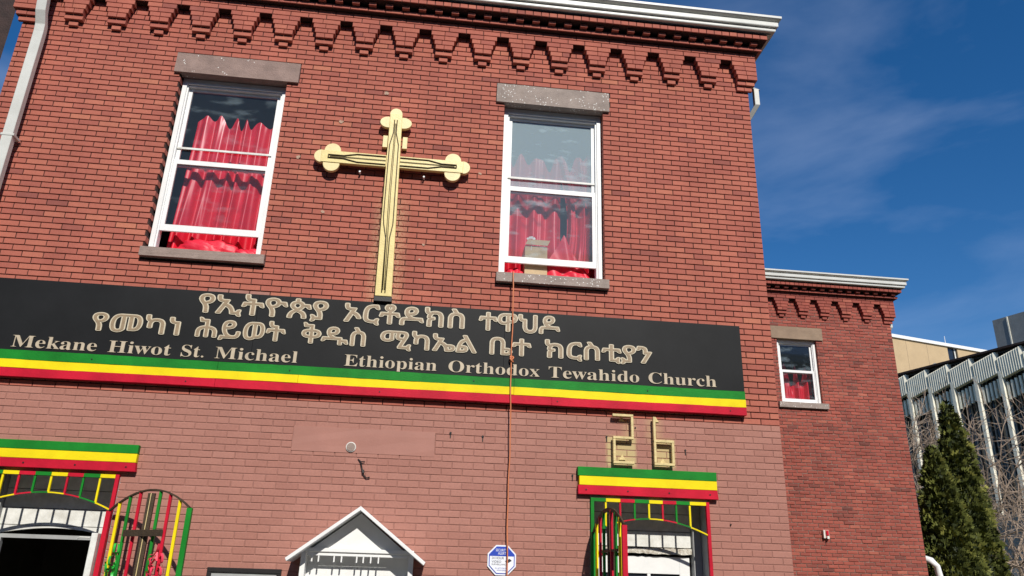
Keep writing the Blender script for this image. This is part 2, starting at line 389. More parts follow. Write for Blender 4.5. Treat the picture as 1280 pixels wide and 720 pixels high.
# ------------------------------------------------------------------ main church front
HW1 = (-6.87, -5.68, 4.775, 6.99); HW2 = (-3.10, -1.90, 4.77, 6.99)
LT1 = (-6.95, -5.545, 6.99, 7.25); LT2 = (-3.205, -1.82, 6.99, 7.25)
SL1 = (-6.89, -5.615, 4.675, 4.775); SL2 = (-3.13, -1.865, 4.665, 4.77)
DR1 = (-7.87, -6.637, -.2, 2.45); DR2 = (-2.088, -.855, -.2, 2.42)
PLQ = (-5.09, -3.68, 2.737, 2.992)
XL = -8.74
church = thing('church_building', 'red brick church front with corbelled cornice, lower storey painted dusty pink', 'building')
ZP = 7.243-59.5*H
holes = [HW1, HW2, LT1, LT2, SL1, SL2, DR1, DR2, PLQ]
up_b = Bricks(church, M_brick, 'brick', (0, 0, 0), .0025, .0016); lo_b = Bricks(church, M_paint, 'painted_brick', (0, 0, 0), .004, .0010)
for k in range(-108, 14):
    z0, z1 = G0+k*H, G0+(k+1)*H
    if z0 < -.1: continue
    for a, b in course(XL, 0, k % 2 == 1, z0, z1, holes):
        if (z0+z1)/2 > ZP:
            if 4.33 < (z0+z1)/2 < 4.40 and -6.15 < (a+b)/2 < -5.55: lo_b.add(a+.004, b-.004, 0, .10, z0+.005, z1-.005); continue
            up_b.add(a+.0042, b-.0042, 0, .10, z0+.0052, z1-.0052)
        else:
            lo_b.add(a+.0028, b-.0028, 0, .10, z0+.0034, z1-.0034)
up_b.build(); lo_b.build()
gh = lambda h, e=.012: (h[0]-e, h[1]+e, h[2]-e, h[3]+e)
hs_ = [gh(HW1), gh(HW2), gh(DR1), gh(DR2), gh(LT1, -.02), gh(LT2, -.02), gh(SL1, -.02), gh(SL2, -.02)]
obj('mortar_bed', wall_boxes(XL+.002, -.002, ZP, 8.2, hs_, .011, .30), M_mortar, church)
obj('painted_mortar_bed', wall_boxes(XL+.002, -.002, -.1, ZP, hs_+[gh(PLQ, -.003)], .0055, .30), M_pmortar, church)
boxes('shell_wall', [(XL+.002, XL+.3, .301, 9, -.1, 8.2), (-.3, -.002, .301, 9, -.1, 8.2), (XL, 0, 9, 9.3, -.1, 8.2),  (XL+.3, -.3, 3.0, 3.1, -.1, 8.2)], M_dark, church)
side = brick_mat('side_brick', RED, soot=.25)
M_plaster = mat('room_plaster', (.42, .39, .36), .9, .08, 3)
boxes('upper_room', [(XL+.3, -.3, .301, 3.0, 7.32, 7.42), (XL+.3, -.3, .301, 3.0, 3.3, 3.5), (XL+.3, -.3, 2.9, 2.999, 3.5, 7.32)], M_plaster, church)
# right flank of the main block in courses of its own
bm, lay = new_bm()
for k in range(-108, 14):
    z0, z1 = G0+k*H, G0+(k+1)*H
    if z0 < -.1: continue
    y = .02 + (L/2 if k % 2 else 0)
    while y < 6.9:
        ye = min(y+L, 6.95); v0 = len(bm.verts)
        v = quad_box(bm, -.05, .0, y+.004, ye-.004, z0+.005, z1-.005); y += L
for f in bm.faces: f[lay] = .5
o = obj('flank_brickwork', bm, side, church); o['kind'] = 'stuff'
cornice(church, (0, 0, 0), XL, 18, M_brick)
gutter(church, -9.05, .245, 8.219, 9.3)
def stone(name, r, y0, y1, root=church, m=M_stone):
    bm = bmesh.new(); quad_box(bm, r[0], r[1], y0, y1, r[2], r[3])
    bmesh.ops.subdivide_edges(bm, edges=bm.edges[:], cuts=3, use_grid_fill=True)
    for v in bm.verts: v.co += Vector([random.uniform(-.0015, .0015) for _ in range(3)])
    return obj(name, bm, m, root)
def spotted(name, col, spot):
    M = mat(name, col, .85, .2, 6, .25, 110); t = M.node_tree; b = t.nodes['Principled BSDF']
    src = b.inputs['Base Color'].links[0].from_socket; g = t.nodes.new('ShaderNodeNewGeometry')
    v = t.nodes.new('ShaderNodeTexVoronoi'); v.inputs['Scale'].default_value = 34; t.links.new(g.outputs['Position'], v.inputs['Vector'])
    n = t.nodes.new('ShaderNodeTexNoise'); n.inputs['Scale'].default_value = 7; t.links.new(g.outputs['Position'], n.inputs['Vector'])
    q = mathn(t, 'LESS_THAN', v.outputs['Distance'], mathn(t, 'MULTIPLY', mathn(t, 'GREATER_THAN', n.outputs['Fac'], spot), .22))
    mx = t.nodes.new('ShaderNodeMixRGB'); mx.inputs[2].default_value = (.75, .73, .68, 1)
    t.links.new(q, mx.inputs[0]); t.links.new(src, mx.inputs[1]); t.links.new(mx.outputs[0], b.inputs['Base Color']); return M
M_lt2 = spotted('speckled_brownstone', (.31, .25, .215), .47)
M_lt1 = spotted('brownstone_few_droppings', (.28, .195, .165), .60)
stone('lintel', LT1, -.032, .2, m=M_lt1)['label'] = 'smooth brown stone lintel'
stone('lintel', LT2, -.032, .2, m=M_lt2)['label'] = 'brown stone lintel speckled with white droppings'
stone('sill', SL1, -.062, .16, m=M_stone)
stone('sill', SL2, -.062, .16, m=M_lt2)
stone('plaque', (PLQ[0]+.004, PLQ[1]-.004, PLQ[2]+.006, PLQ[3]-.004), -.0035, .12, m=mat('painted_stone_slab', (.355, .160, .122), .6, .08, 2, .03))
# downpipe on the left
bm = bmesh.new()
def rectpipe(bm, pts, w, d):
    rings = []
    for (x, y, z) in pts: rings.append([bm.verts.new((x+i*w/2, y+j*d/2, z)) for i, j in ((-1, -1), (1, -1), (1, 1), (-1, 1))])
    for A, B_ in zip(rings, rings[1:]):
        for k in range(4): l = (k+1) % 4; bm.faces.new((A[k], B_[k], B_[l], A[l]))
    bm.faces.new(rings[0]); bm.faces.new(rings[-1][::-1]); bmesh.ops.recalc_face_normals(bm, faces=bm.faces[:])
rectpipe(bm, [(-8.445, -.12, 0), (-8.445, -.12, 7.27), (-8.445, -.13, 7.36), (-8.445, -.20, 7.50), (-8.445, -.26, 7.85), (-8.445, -.28, 8.23)], .108, .075)
for zz in (1.5, 3.6, 5.9): quad_box(bm, -8.515, -8.375, -.162, -.02, zz, zz+.03)
obj('downpipe', bm, M_gut, church, .004)
bm = bmesh.new(); rectpipe(bm, [(.13, .35, 8.22), (.13, .35, 7.85), (.16, .10, 7.60)], .07, .06); obj('return_downpipe', bm, M_grey, church)
bm = bmesh.new(); rectpipe(bm, [(.135, .08, 7.60), (.135, .08, 7.36), (.03, .22, 7.16)], .065, .06); obj('downpipe_elbow', bm, M_gut, church, .004)

def sash(name, x0, x1, z0, z1, y, st, tr, br, root, m=M_white, pane=None, th=.03):
    o = boxes(name, [(x0, x0+st, y, y+th, z0, z1), (x1-st, x1, y, y+th, z0, z1), (x0+st, x1-st, y+.001, y+th, z1-tr, z1), (x0+st, x1-st, y+.001, y+th, z0, z0+br)], m, root)
    box('pane', x0+st, x1-st, y+.012, y+.016, z0+br, z1-tr, pane or M_glass, root)
    return o
def window(root, x0, x1, z0, z1, y, mid, low, bar_z, pane_u, pane_l, label=None, head=.07, k=1.0):
    """double-hung window: outer frame, storm bar, two sashes, lower one raised to z=low"""
    w = .05*k
    f = boxes('window', [(x0, x0+w, y-.03, y+.09, z0, z1), (x1-w, x1, y-.03, y+.09, z0, z1), (x0+w, x1-w, y-.028, y+.09, z1-head, z1), (x0+w, x1-w, y-.045, y+.09, z0, z0+.022*k),
        (x0+w, x0+w+.018*k, y-.012, y+.08, z0+.022*k, z1-head), (x1-w-.018*k, x1-w, y-.012, y+.08, z0+.022*k, z1-head), (x0+w+.018*k, x1-w-.018*k, y-.010, y+.08, z1-head-.022, z1-head-.001)], M_white, root, .002)
    if label: f['label'] = label
    a, b = x0+w+.018*k, x1-w-.018*k
    sash('upper_sash', a, b, mid-.035*k, z1-head-.022, y+.028, .040*k, .035*k, .075*k, f, pane=pane_u)
    sash('lower_sash', a, b, low, mid+.035*k, y, .040*k, .055*k, .075*k, f, pane=pane_l, th=.026)
    if bar_z: box('storm_bar', a, b, y+.014, y+.027, bar_z-.012, bar_z+.012, M_grim, f)
    return f
window(church, -6.868, -5.682, 4.777, 6.985, .12, 5.895, 5.05, 6.088, M_glass, M_glass, 'tall white sash window with dark upper glass')
window(church, -3.096, -1.904, 4.772, 6.985, .12, 5.903, 4.97, 6.063, M_milky, M_plastic, 'tall white sash window with a milky blue reflection painted into its upper glass')

# ------------------------------------------------------------------ curtains and things in the windows
def curtain(name, x0, x1, z0, z1, y, label, cat='curtain', folds=9, amp=.035, seed=1, gather=None, mt=M_curt, scallop=.1):
    rnd = random.Random(seed); bm = bmesh.new(); nx, nzz = 120, 34; V = []
    ph = [rnd.uniform(0, 6.28) for _ in range(4)]
    for i in range(nx+1):
        u = i/nx; col = []
        for j in range(nzz+1):
            v = j/nzz
            w = gather(u, v) if gather else u
            u_ = u+.035*math.sin(7.3*u+ph[2])+.02*math.sin(17*u+ph[1])
            yy = y+amp*(math.sin(folds*6.28*u_+ph[0]+.9*math.sin(3*v+ph[3]))*(.4+.6*v**.4)+(.12+.2*v)*math.sin(folds*13.1*u+ph[1]+1.5*v)+.35*math.sin(4.2*u+ph[2]+2*v))
            top = z1-scallop*(.5+.5*math.sin(folds*6.28*u_+ph[0]))*(.65+.35*math.sin(9*u+ph[3]))-.06*(.5+.5*math.sin(5*u+ph[1]))
            col.append(bm.verts.new((x0+(x1-x0)*w, yy, top-(top-z0)*v)))
        V.append(col)
    for i in range(nx):
        for j in range(nzz): bm.faces.new((V[i][j], V[i][j+1], V[i+1][j+1], V[i+1][j]))
    o = smooth(obj(name, bm, mt)); return tag(o, label, cat)
def valance(x0, x1, zt, y, root_label, n=3, drop=.22, mt=M_curt):
    bm = bmesh.new(); V = []; nx = 90
    for i in range(nx+1):
        u = i/nx; s_ = abs(math.sin(math.pi*n*u)); V.append([bm.verts.new((x0+(x1-x0)*u, y+.03*math.sin(40*u)*t_, zt-(.05+drop*s_)*t_)) for t_ in (0, .3, .6, .9, 1)])
    for A, B_ in zip(V, V[1:]):
        for k in range(4): bm.faces.new((A[k], A[k+1], B_[k+1], B_[k]))
    return tag(smooth(obj('curtain_valance', bm, mt)), root_label, 'curtain')
curtain('curtain', -6.76, -5.70, 4.80, 6.64, .30, 'glossy red pleated curtain hanging inside the left upstairs window', folds=6, seed=3, gather=lambda u, v: u+.06*(1-u)*(1-v), scallop=.16, amp=.045)
curtain('curtain', -3.06, -2.35, 4.80, 6.52, .33, 'red curtain bunched on the left side of the right upstairs window', folds=3.5, seed=5, amp=.05, scallop=.2)
curtain('curtain', -2.42, -1.93, 4.80, 6.55, .30, 'red curtain drawn to the right side of the right upstairs window', folds=3, seed=8, amp=.05, gather=lambda u, v: u*(1-.35*math.sin(3*v))+.35*math.sin(3*v)*.9, scallop=.18)
def heap(name, x0, x1, y0, y1, z0, z1, label, seed=1, m=M_cloth, cat='cloth'):
    bm = bmesh.new(); bmesh.ops.create_icosphere(bm, subdivisions=4, radius=1); rnd = random.Random(seed); k = [rnd.uniform(2, 6) for _ in range(6)]
    for v in bm.verts:
        p = v.co.copy(); d = 1+.10*math.sin(k[0]*p.x+k[3]+3*p.z)+.08*math.sin(k[1]*2*p.x+k[4]*p.y)+.05*math.sin(11*p.x+k[5]*3*p.z)
        p *= d; p.z = max(p.z, -.7)
        v.co = Vector(((x0+x1)/2+p.x*(x1-x0)/2, (y0+y1)/2+p.y*(y1-y0)/2, z0+(p.z+.7)/1.75*(z1-z0)))
    return tag(smooth(obj(name, bm, m)), label, cat)
heap('folded_cloth', -6.62, -5.98, .13, .36, 4.785, 5.03, 'plump red cloth bulging over the left window ledge beside the dark gap', 2)
heap('folded_cloth', -5.99, -5.72, .13, .34, 4.785, 4.95, 'small red cloth bundle in the right corner of the left window ledge', 4)
heap('folded_cloth', -2.42, -2.02, .14, .36, 4.78, 4.95, 'long red cloth heaped on the right window ledge beside the cardboard box', 5)
heap('folded_cloth', -3.02, -2.80, .16, .36, 4.78, 4.95, 'crumpled red cloth stuffed in the left corner of the right window ledge', 6)
# peaked red cloth behind the plastic
bm = bmesh.new(); V = []
for i in range(41):
    u = i/40; V.append([bm.verts.new((-2.58+.55*u, .17+.02*math.sin(u*17+3*v)+.05*v, 4.80+(.12+.48*(1-abs(u-.45)/.55)**1.3)*v)) for v in [j/12 for j in range(13)]])
for A, B_ in zip(V, V[1:]):
    for k in range(12): bm.faces.new((A[k], B_[k], B_[k+1], A[k+1]))
tag(smooth(obj('draped_cloth', bm, M_cloth)), 'pointed fold of red cloth behind the lower glass of the right window', 'cloth')
cb = thing('cardboard_box', 'open cardboard box standing on the right window ledge behind the glass', 'box', (-2.66, .26, 4.80))
box('carton', -.13, .13, -.08, .10, 0, .42, M_card, cb); bm = bmesh.new(); prism(bm, [(-.13, .425), (.13, .425), (.16, .49), (-.10, .49)], -.10, -.095); obj('flap', bm, M_card, cb)
fl = thing('paper_flower', 'small white paper flower poking out above the cardboard box', 'flower', (-2.72, .17, 5.22))
fl.scale = (.6, .6, .6)
bm = bmesh.new()
for i in range(9):
    a = i*.7; c = Vector((.05*math.cos(a)*(1+.3*math.sin(i*2)), 0, .045*math.sin(a)+.12))
    vs = [bm.verts.new(c+Vector((.035*math.cos(q), .01*math.sin(q*2+i), .028*math.sin(q)))) for q in [t*1.047 for t in range(6)]]; bm.faces.new(vs)
obj('petals', bm, M_white, fl); bm = bmesh.new(); tube(bm, [(0, .01, -.1), (.01, .01, 0), (0, .01, .12)], .005, 5); obj('stem', bm, M_white, fl)

# ------------------------------------------------------------------ sign board
sign = thing('church_sign', 'long black church name board above the green, yellow and red stripes', 'sign', (-4.4, 0, 3.32))
for u, v in ((-8.33, -5.6), (-5.597, -3.02), (-3.017, -.395)):
    box('board', u+4.4, v+4.4, -.060+random.uniform(-.001, .001), -.004, .262, 1.003, M_black, sign)
for nm, c, a, b, y, cuts in (('green_stripe', M_green, .168, .2605, -.068, (-8.33, -5.9, -2.9, -.392)), ('yellow_stripe', M_yel, .0845, .1665, -.069, (-8.33, -5.1, -2.9, -.39)), ('red_stripe', M_redp, 0, .083, -.070, (-8.33, -5.9, -2.5, -.39))):
    for u, v in zip(cuts, cuts[1:]):
        bm = bmesh.new(); quad_box(bm, u+4.4, v+4.397, y, -.004, a, b); bmesh.ops.subdivide_edges(bm, edges=[e for e in bm.edges if abs(e.verts[0].co.x-e.verts[1].co.x) > 1], cuts=24)
        for w in bm.verts:
            if w.co.y < -.05: w.co.z += .0022*math.sin(w.co.x*2.3+a*50)+random.uniform(-.0014, .0014)
        obj(nm, bm, c, sign)
for i in range(9):
    bm = bmesh.new(); x = -3.6+i*.93+random.uniform(-.05, .05); zz = (.04, .21)[i % 2]; tube(bm, [(x, -.074, zz), (x, -.06, zz)], .007, 7); obj('screw', bm, M_blackp, sign)
def glyph(ch, extrude=0, offset=0, res=5):
    c = bpy.data.curves.new('g', 'FONT'); c.body = ch; c.extrude = extrude; c.offset = offset; c.resolution_u = res
    o = bpy.data.objects.new('g', c); COL.objects.link(o); bpy.context.view_layer.update()
    me = bpy.data.meshes.new_from_object(o.evaluated_get(bpy.context.evaluated_depsgraph_get()))
    bpy.data.objects.remove(o); bpy.data.curves.remove(c); return me
def ext(me): xs = [v.co.x for v in me.vertices]; ys = [v.co.y for v in me.vertices]; return min(xs), max(xs), min(ys), max(ys)
def dilate(me, off, sx):
    """heavier letter: the outline stamped round a small circle, each copy a hair behind the last"""
    vs = [v.co.copy() for v in me.vertices]; fs = [tuple(p.vertices) for p in me.polygons]; V, F = [], []
    for i in range(9):
        d = Vector((0, 0, 0)) if i == 8 else Vector((off*math.cos(i*math.pi/4), off*math.sin(i*math.pi/4), 0)); n = len(V)
        for v in vs: V.append(v+d-Vector((0, 0, .00015*i)))
        F += [tuple(k+n for k in f) for f in fs]
    m2 = bpy.data.meshes.new('letter'); m2.from_pydata(V, [], F); return m2
def word(txt, x0, x1, z0, z1, y, layers, parent, zref=None, px=0, pz=0, name='letter'):
    """letters of a word fitted between x0..x1; layers = [(offset, thickness, material, y shift)]"""
    full = ext(glyph(txt)); sx = (x1-x0)/(full[1]-full[0]); top = zref[1] if zref else full[3]; bot = zref[0] if zref else full[2]; sz = (z1-z0)/(top-bot)
    for i, ch in enumerate(txt):
        if ch == ' ': continue
        pre = ext(glyph(txt[:i+1])); own = ext(glyph(ch)); adv = pre[1]-own[1]
        par = parent; L0 = None
        for off, th, mt_, ys in layers:
            me = glyph(ch, th/2, min(off, 0))
            if off > 0: me = dilate(me, off, sx)
            for v in me.vertices:
                X, Y_, Z = v.co; v.co = Vector((x0+(X+adv-full[0])*sx-px, y+ys-th/2-Z, z0+(Y_-bot)*sz-pz))
            me.materials.clear(); me.materials.append(mt_)
            o = bpy.data.objects.new(name if L0 is None else name+'_face', me); COL.objects.link(o); o.parent = parent if L0 is None else L0; L0 = L0 or o
ETH = [(.034, .010, M_cream, 0), (-.002, .003, M_tan, -.010)]  # cream rim paints in the light caught by the bevelled letter edges
P4 = dict(px=-4.4, pz=3.32)
ZR = (0.0, .72)
for t_, a, b in (('የኢትዮጵያ', -6.186, -4.892), ('ኦርቶዶክስ', -4.707, -3.46), ('ተዋህዶ', -3.292, -2.428)):
    word(t_, a, b, 4.085, 4.29, -.060, ETH, sign, zref=(-.03, .735), **P4)
for t_, a, b in (('የመካነ', -7.18, -6.341), ('ሕይወት', -6.168, -5.292), ('ቅዱስ', -5.116, -4.476), ('ሚካኤል', -4.311, -3.317), ('ቤተ', -3.163, -2.736), ('ክርስቲያን', -2.572, -1.418)):
    word(t_, a, b, 3.825, 4.015, -.060, ETH, sign, zref=(-.03, .735), **P4)
def serif(s_): return ''.join(chr(0x1D400+ord(c)-65) if 'A' <= c <= 'Z' else chr(0x1D41A+ord(c)-97) if 'a' <= c <= 'z' else c for c in s_)
M_lat = mat('latin_letter_paint', (.48, .40, .285), .45, .15, 12, .03)
LAT = [(-.005, .008, M_lat, 0)]
for t_, a, b in (('Mekane', -7.891, -7.087), ('Hiwot', -6.98, -6.376), ('St.', -6.279, -6.055), ('Michael', -5.95, -5.131), ('Ethiopian', -4.663, -3.714), ('Orthodox', -3.594, -2.633), ('Tewahido', -2.539, -1.559), ('Church', -1.458, -.706)):
    word(serif(t_), a, b, 3.612, 3.732, -.060, LAT, sign, zref=(0, .68), **P4)

# ------------------------------------------------------------------ cross on the wall
cx, cz = -4.36, 5.98
cross = thing('wall_cross', 'large cream and gold cross with rounded lobes mounted on the upper brick wall', 'cross', (cx, 0, 4.38))
q = lambda z: z-4.38
bm = bmesh.new(); v = quad_box(bm, -.088, .088, -.108, -.055, 0, q(6.63))
for w in v:
    if w.co.z > 1: w.co.x = w.co.x*.80-.010
    else: w.co.x += .032
obj('upright', bm, M_gold, cross, .004)
for s_ in (-1, 1):
    bm = bmesh.new(); quad_box(bm, min(s_*.075, s_*.80), max(s_*.075, s_*.80), -.1045, -.052, q(5.932), q(6.082)); obj('arm', bm, M_gold, cross, .004)
def disc(x, z, r, y0, y1, rx=1): 
    bm = bmesh.new(); prism(bm, [(x+r*rx*math.cos(a*math.pi/18), z+r*math.sin(a*math.pi/18)) for a in range(36)], y0, y1); return bm
for i, (x, z, rx, rz) in enumerate(((-.80, q(6.008), .078, .080), (-.68, q(6.088), .092, .092), (-.68, q(5.920), .092, .094), (.80, q(6.008), .078, .080), (.68, q(6.088), .092, .092), (.68, q(5.920), .092, .094),
        (-.012, q(6.635), .072, .080), (-.092, q(6.525), .096, .074), (.080, q(6.525), .096, .074))):
    bm = bmesh.new(); prism(bm, [(x+rx*math.cos(a*math.pi/18), z+rz*math.sin(a*math.pi/18)) for a in range(36)], -.0985+.004*(i % 3 > 0)-.0009*(i % 3), -.05); obj('lobe', bm, M_lobe, cross, .003)
def wtube(pts, r=.006):
    bm = bmesh.new(); tube(bm, [(x, -.112, z) for x, z in pts], r, 6); smooth(obj('neon_tube', bm, M_bronze, cross))
for s_ in (-1, 1):
    wtube([(s_*.015-.008, q(6.55)), (s_*.016-.008, q(6.38)), (s_*.05-.004, q(6.22)), (s_*.052, q(5.9)), (s_*.054+.01, q(5.3)), (s_*.05+.015, q(5.22)), (s_*.02+.022, q(5.05)), (s_*.018+.03, q(4.42))])
    wtube([(-.006+s_*.006, q(6.5)), (s_*.008, q(5.6)), (s_*.007+.03, q(4.45))], .004)
    for e in (-1, 1):
        wtube([(e*.72, q(6.008+s_*.018)), (e*.55, q(6.008+s_*.018)), (e*.40, q(6.008+s_*.05)), (e*.08, q(6.008+s_*.05))], .006)
    wtube([(s_*.70, q(6.008)), (s_*.08, q(6.008))], .004)
    wtube([(s_*.72, q(5.99)), (s_*.72, q(6.026))], .006)
    box('bracket', min(s_*.085, s_*.14), max(s_*.085, s_*.14), -.05, -.002, q(6.215), q(6.37), M_lobe, cross, .003)
    bm = bmesh.new(); tube(bm, [(s_*.36, -.06, q(5.87)), (s_*.36, -.002, q(5.87))], .011, 8); obj('fixing', bm, M_white, cross)
box('foot_cap', -.062, .125, -.10, -.03, -.052, -.001, M_blackp, cross)

# ------------------------------------------------------------------ house number
def digit(label, strokes, ox, name='house_digit'):
    root = thing(name, label, 'number', (ox, 0, 2.75))
    w = .026
    for (x0, z0, x1, z1) in strokes:
        horiz = abs(x1-x0) > abs(z1-z0)
        bm = bmesh.new()
        if horiz: quad_box(bm, min(x0, x1)-w/2-ox, max(x0, x1)+w/2-ox, -.072, -.032, z0-w/2-2.75, z0+w/2-2.75)
        else: quad_box(bm, x0-w/2-ox, x0+w/2-ox, -.070, -.034, min(z0, z1)+w/2-2.75, max(z0, z1)-w/2-2.75)
        obj('stroke', bm, M_digit, root, .003)
    return root
D2 = digit('gold tubular numeral two, hook shaped, nearest the orange cord', [(-1.845, 3.252, -1.649, 3.252), (-1.649, 3.252, -1.649, 3.018), (-1.843, 3.018, -1.649, 3.018), (-1.843, 3.018, -1.843, 2.765), (-1.843, 2.765, -1.649, 2.765)], -1.74)
D6 = digit('gold tubular numeral six with closed square loop, nearest the corner', [(-1.412, 3.265, -1.412, 2.765), (-1.412, 2.765, -1.222, 2.765), (-1.222, 2.765, -1.222, 3.0), (-1.412, 3.0, -1.222, 3.0)], -1.31)
for root, pts in ((D2, ((-1.75, 2.82), (-1.75, 3.22))), (D6, ((-1.32, 2.80), (-1.38, 3.23)))):
    for x, z in pts:
        bm = bmesh.new(); x -= root.location.x; z -= 2.75; prism(bm, [(x-.035, z-.02), (x+.035, z-.02), (x, z+.035)], -.012, -.001); obj('fixing_tab', bm, M_digit, root)

# ------------------------------------------------------------------ flag boards above the doors
def flag_board(x0, x1, z0, z1, label):
    r = thing('flag_board', label, 'board', ((x0+x1)/2, 0, z0)); h = (z1-z0)/3; cx_ = (x0+x1)/2
    for i, (n, m_) in enumerate((('red_plank', M_redp), ('yellow_plank', M_yel), ('green_plank', M_green))):
        e = (0, -.012, .004)[i]
        bm = bmesh.new(); prism(bm, [(x0-cx_-e, i*h+.001), (x1-cx_+(.01 if i == 0 else 0), i*h+.001), (x1-cx_, (i+1)*h-.001), (x0-cx_-e, (i+1)*h-.001)], -.056-.002*i, -.004)
        obj(n, bm, m_, r, .002)
    for k in range(4):
        bm = bmesh.new(); x = x0-cx_+.08+(x1-x0-.16)*k/3; tube(bm, [(x, -.061, h*.5), (x, -.05, h*.5)], .008, 8); obj('nail_head', bm, M_blackp, r)
flag_board(-8.05, -6.505, 2.465, 2.718, 'striped plank of green, yellow and red over the left doorway')
flag_board(-2.220, -.770, 2.436, 2.708, 'striped plank of green, yellow and red below the number 26')

# ------------------------------------------------------------------ doorways
def doorway(d, zt, sx, left):
    x0, x1 = d[0], d[1]; f = .32
    boxes('door_reveal', [(x0-.03, x0+.001, .006, f+.1, 0, zt), (x1-.001, x1+.03, .006, f+.1, 0, zt), (x0, x1, .006, f+.1, zt, zt+.03)], M_grey, church)
    boxes('door_jamb', [(x0+.002, x0+.10, f-.06, f+.05, 0, zt-.002), (x1-.09, x1-.002, f-.06, f+.05, 0, zt-.002)], M_grey, church, .004)
    a, b = x0+.102, x1-.092
    boxes('door_header', [(a, b, f, f+.04, 2.31, zt-.004), (a, b, f+.006, f+.04, 2.13, 2.304), (a, b, f-.004, f+.04, 1.97, 2.124)], M_grim, church, .003)
    return a, b, f
a, b, f = doorway(DR1, 2.448, 0, True)
bm = bmesh.new()
n = 20; arc = [(a+(b-a)*i/n, 1.89+.06*math.sin(math.pi*i/n)) for i in range(n+1)]
prism(bm, [(a, 1.966)]+arc+[(b, 1.966)], .316, .36); obj('arched_header_trim', bm, M_grim, church)
boxes('door_frame', [(a, a+.05, .318, .37, 0, 1.885), (b-.05, b, .318, .37, 0, 1.885), (a+.05, b-.05, .318, .37, 1.85, 1.886)], M_grey, church)
# open leaf of the left door, swung outwards
dl = boxes('door', [(-6.735, -6.680, -.14, -.05, 0, 1.90), (-6.735, -6.680, .20, .29, 0, 1.90), (-6.735, -6.680, -.05, .20, 1.80, 1.90), (-6.735, -6.680, -.05, .20, 0, .9)], M_grim, church, .003); dl['label'] = 'white door leaf standing open'
box('pane', -6.712, -6.706, -.05, .20, .9, 1.80, M_dkglass, dl)
bm = bmesh.new(); tube(bm, [(-6.75, -.12, 1.86), (-6.83, -.14, 1.86)], .006, 6); tube(bm, [(-6.83, -.14, 1.86), (-6.86, -.12, 1.845)], .006, 6); obj('hook', bm, M_grim, dl)
a, b, f = doorway(DR2, 2.418, 0, False)
bm = bmesh.new(); n = 26
up_e = [(a+(b-a)*i/n, 1.962+random.uniform(-.006, .004)) for i in range(n+1)]; dn_e = [(a+(b-a)*i/n, 1.905+random.uniform(-.006, .006)) for i in range(n, -1, -1)]
prism(bm, up_e+dn_e, .300, .36); obj('peeling_trim', bm, mat('peeling_paint', (.72, .70, .62), .7, .2, 30, .4, 90, dirt=(.30, .24, .17)), church)
dz = 1.88
dr = boxes('door', [(a, a+.09, .34, .385, 0, dz), (b-.13, b-.02, .34, .385, 0, dz), (a+.09, b-.13, .341, .385, dz-.17, dz), (a+.09, b-.13, .341, .385, 0, .6),
    (a+.30, a+.335, .342, .38, .6, dz-.17), (a+.565, a+.60, .342, .38, .6, dz-.17), (a+.09, b-.13, .343, .38, 1.15, 1.19)], M_white, church, .003); dr['label'] = 'white door with small dark panes'
for u, v in ((a+.09, a+.30), (a+.335, a+.565), (a+.60, b-.13)):
    box('pane', u, v, .36, .364, 1.19, dz-.17, M_dkglass, dr); box('pane', u, v, .36, .364, .6, 1.15, M_dkglass, dr)

# ------------------------------------------------------------------ iron gates
def gate(label, x0, x1, zt, bars, cols, leftpost, rightpost, leaf):
    g = thing('iron_gate', label, 'gate', ((x0+x1)/2, 0, 0)); ox = (x0+x1)/2; y = -.015; zs, zc = zt-.335, zt-.185
    X = lambda x: x-ox
    az = lambda x: zs+(zc-zs)*(1-((x-(x0+x1)/2)/((x1-x0)/2))**2)
    for (x, c_) in ((x0+.017, leftpost), (x1-.017, rightpost)):
        box('post', X(x)-.017, X(x)+.017, y-.018, y+.018, 0, zt, FLAG[c_], g, .002)
    cut = [x0+.034]+bars+[x1-.034]
    for i in range(len(cut)-1):
        c_ = cols[i]; box('top_rail', X(cut[i]), X(cut[i+1])-.001, y-.017, y+.017, zt-.034, zt-.001, FLAG[c_], g)
        if i: box('grille_bar', X(cut[i])-.009, X(cut[i])+.009, y-.009, y+.009, az(cut[i]), zt-.035, FLAG[c_], g)
        bm = bmesh.new(); n = 4
        for k in range(n):
            u = cut[i]+(cut[i+1]-cut[i])*k/n; v = cut[i]+(cut[i+1]-cut[i])*(k+1)/n; bar(bm, (X(u), y, az(u)), (X(v), y, az(v)), .012, .03)
        obj('arch_bar', bm, FLAG[c_], g)
    # swinging leaf
    (hx, hy), (dx, dy), wd, lc = leaf; ln = math.hypot(dx, dy); dx /= ln; dy /= ln
    P = lambda s_, z: (X(hx+dx*s_), hy+dy*s_, z)
    la = lambda s_: zs+.0+(zc+.02-zs)*(1-(2*s_/wd-1)**2)
    bm = bmesh.new()
    for k in range(16): bar(bm, P(wd*k/16, la(wd*k/16)), P(wd*(k+1)/16, la(wd*(k+1)/16)), .014, .034)
    for zz in (.25, 1.05): bar(bm, P(0, zz), P(wd, zz), .03, .03)
    lf = obj('gate_leaf', bm, M_wood, g)
    n = len(lc)-1
    for i, c_ in enumerate(lc):
        s_ = wd*i/n; wdt = .042 if i in (0, n) else .024
        if c_ == 'W': continue
        bm = bmesh.new(); bar(bm, P(s_, .12), P(s_, la(s_)), wdt); obj('leaf_post' if i in (0, n) else 'leaf_bar', bm, FLAG[c_], lf)
    return P, g, zs
bl = [-7.676+.7*0, -7.533, -7.389, -7.245, -7.10, -6.957, -6.807]
PL, gl_, zs = gate('painted iron gate of the left doorway, its arched leaf swung out to the right', -7.87, -6.637, 2.436, bl, 'GYRGYRGY', 'G', 'R',
    ((-6.651, -.06), (.93, -.77), 1.20, 'RYGRWGRYG'))
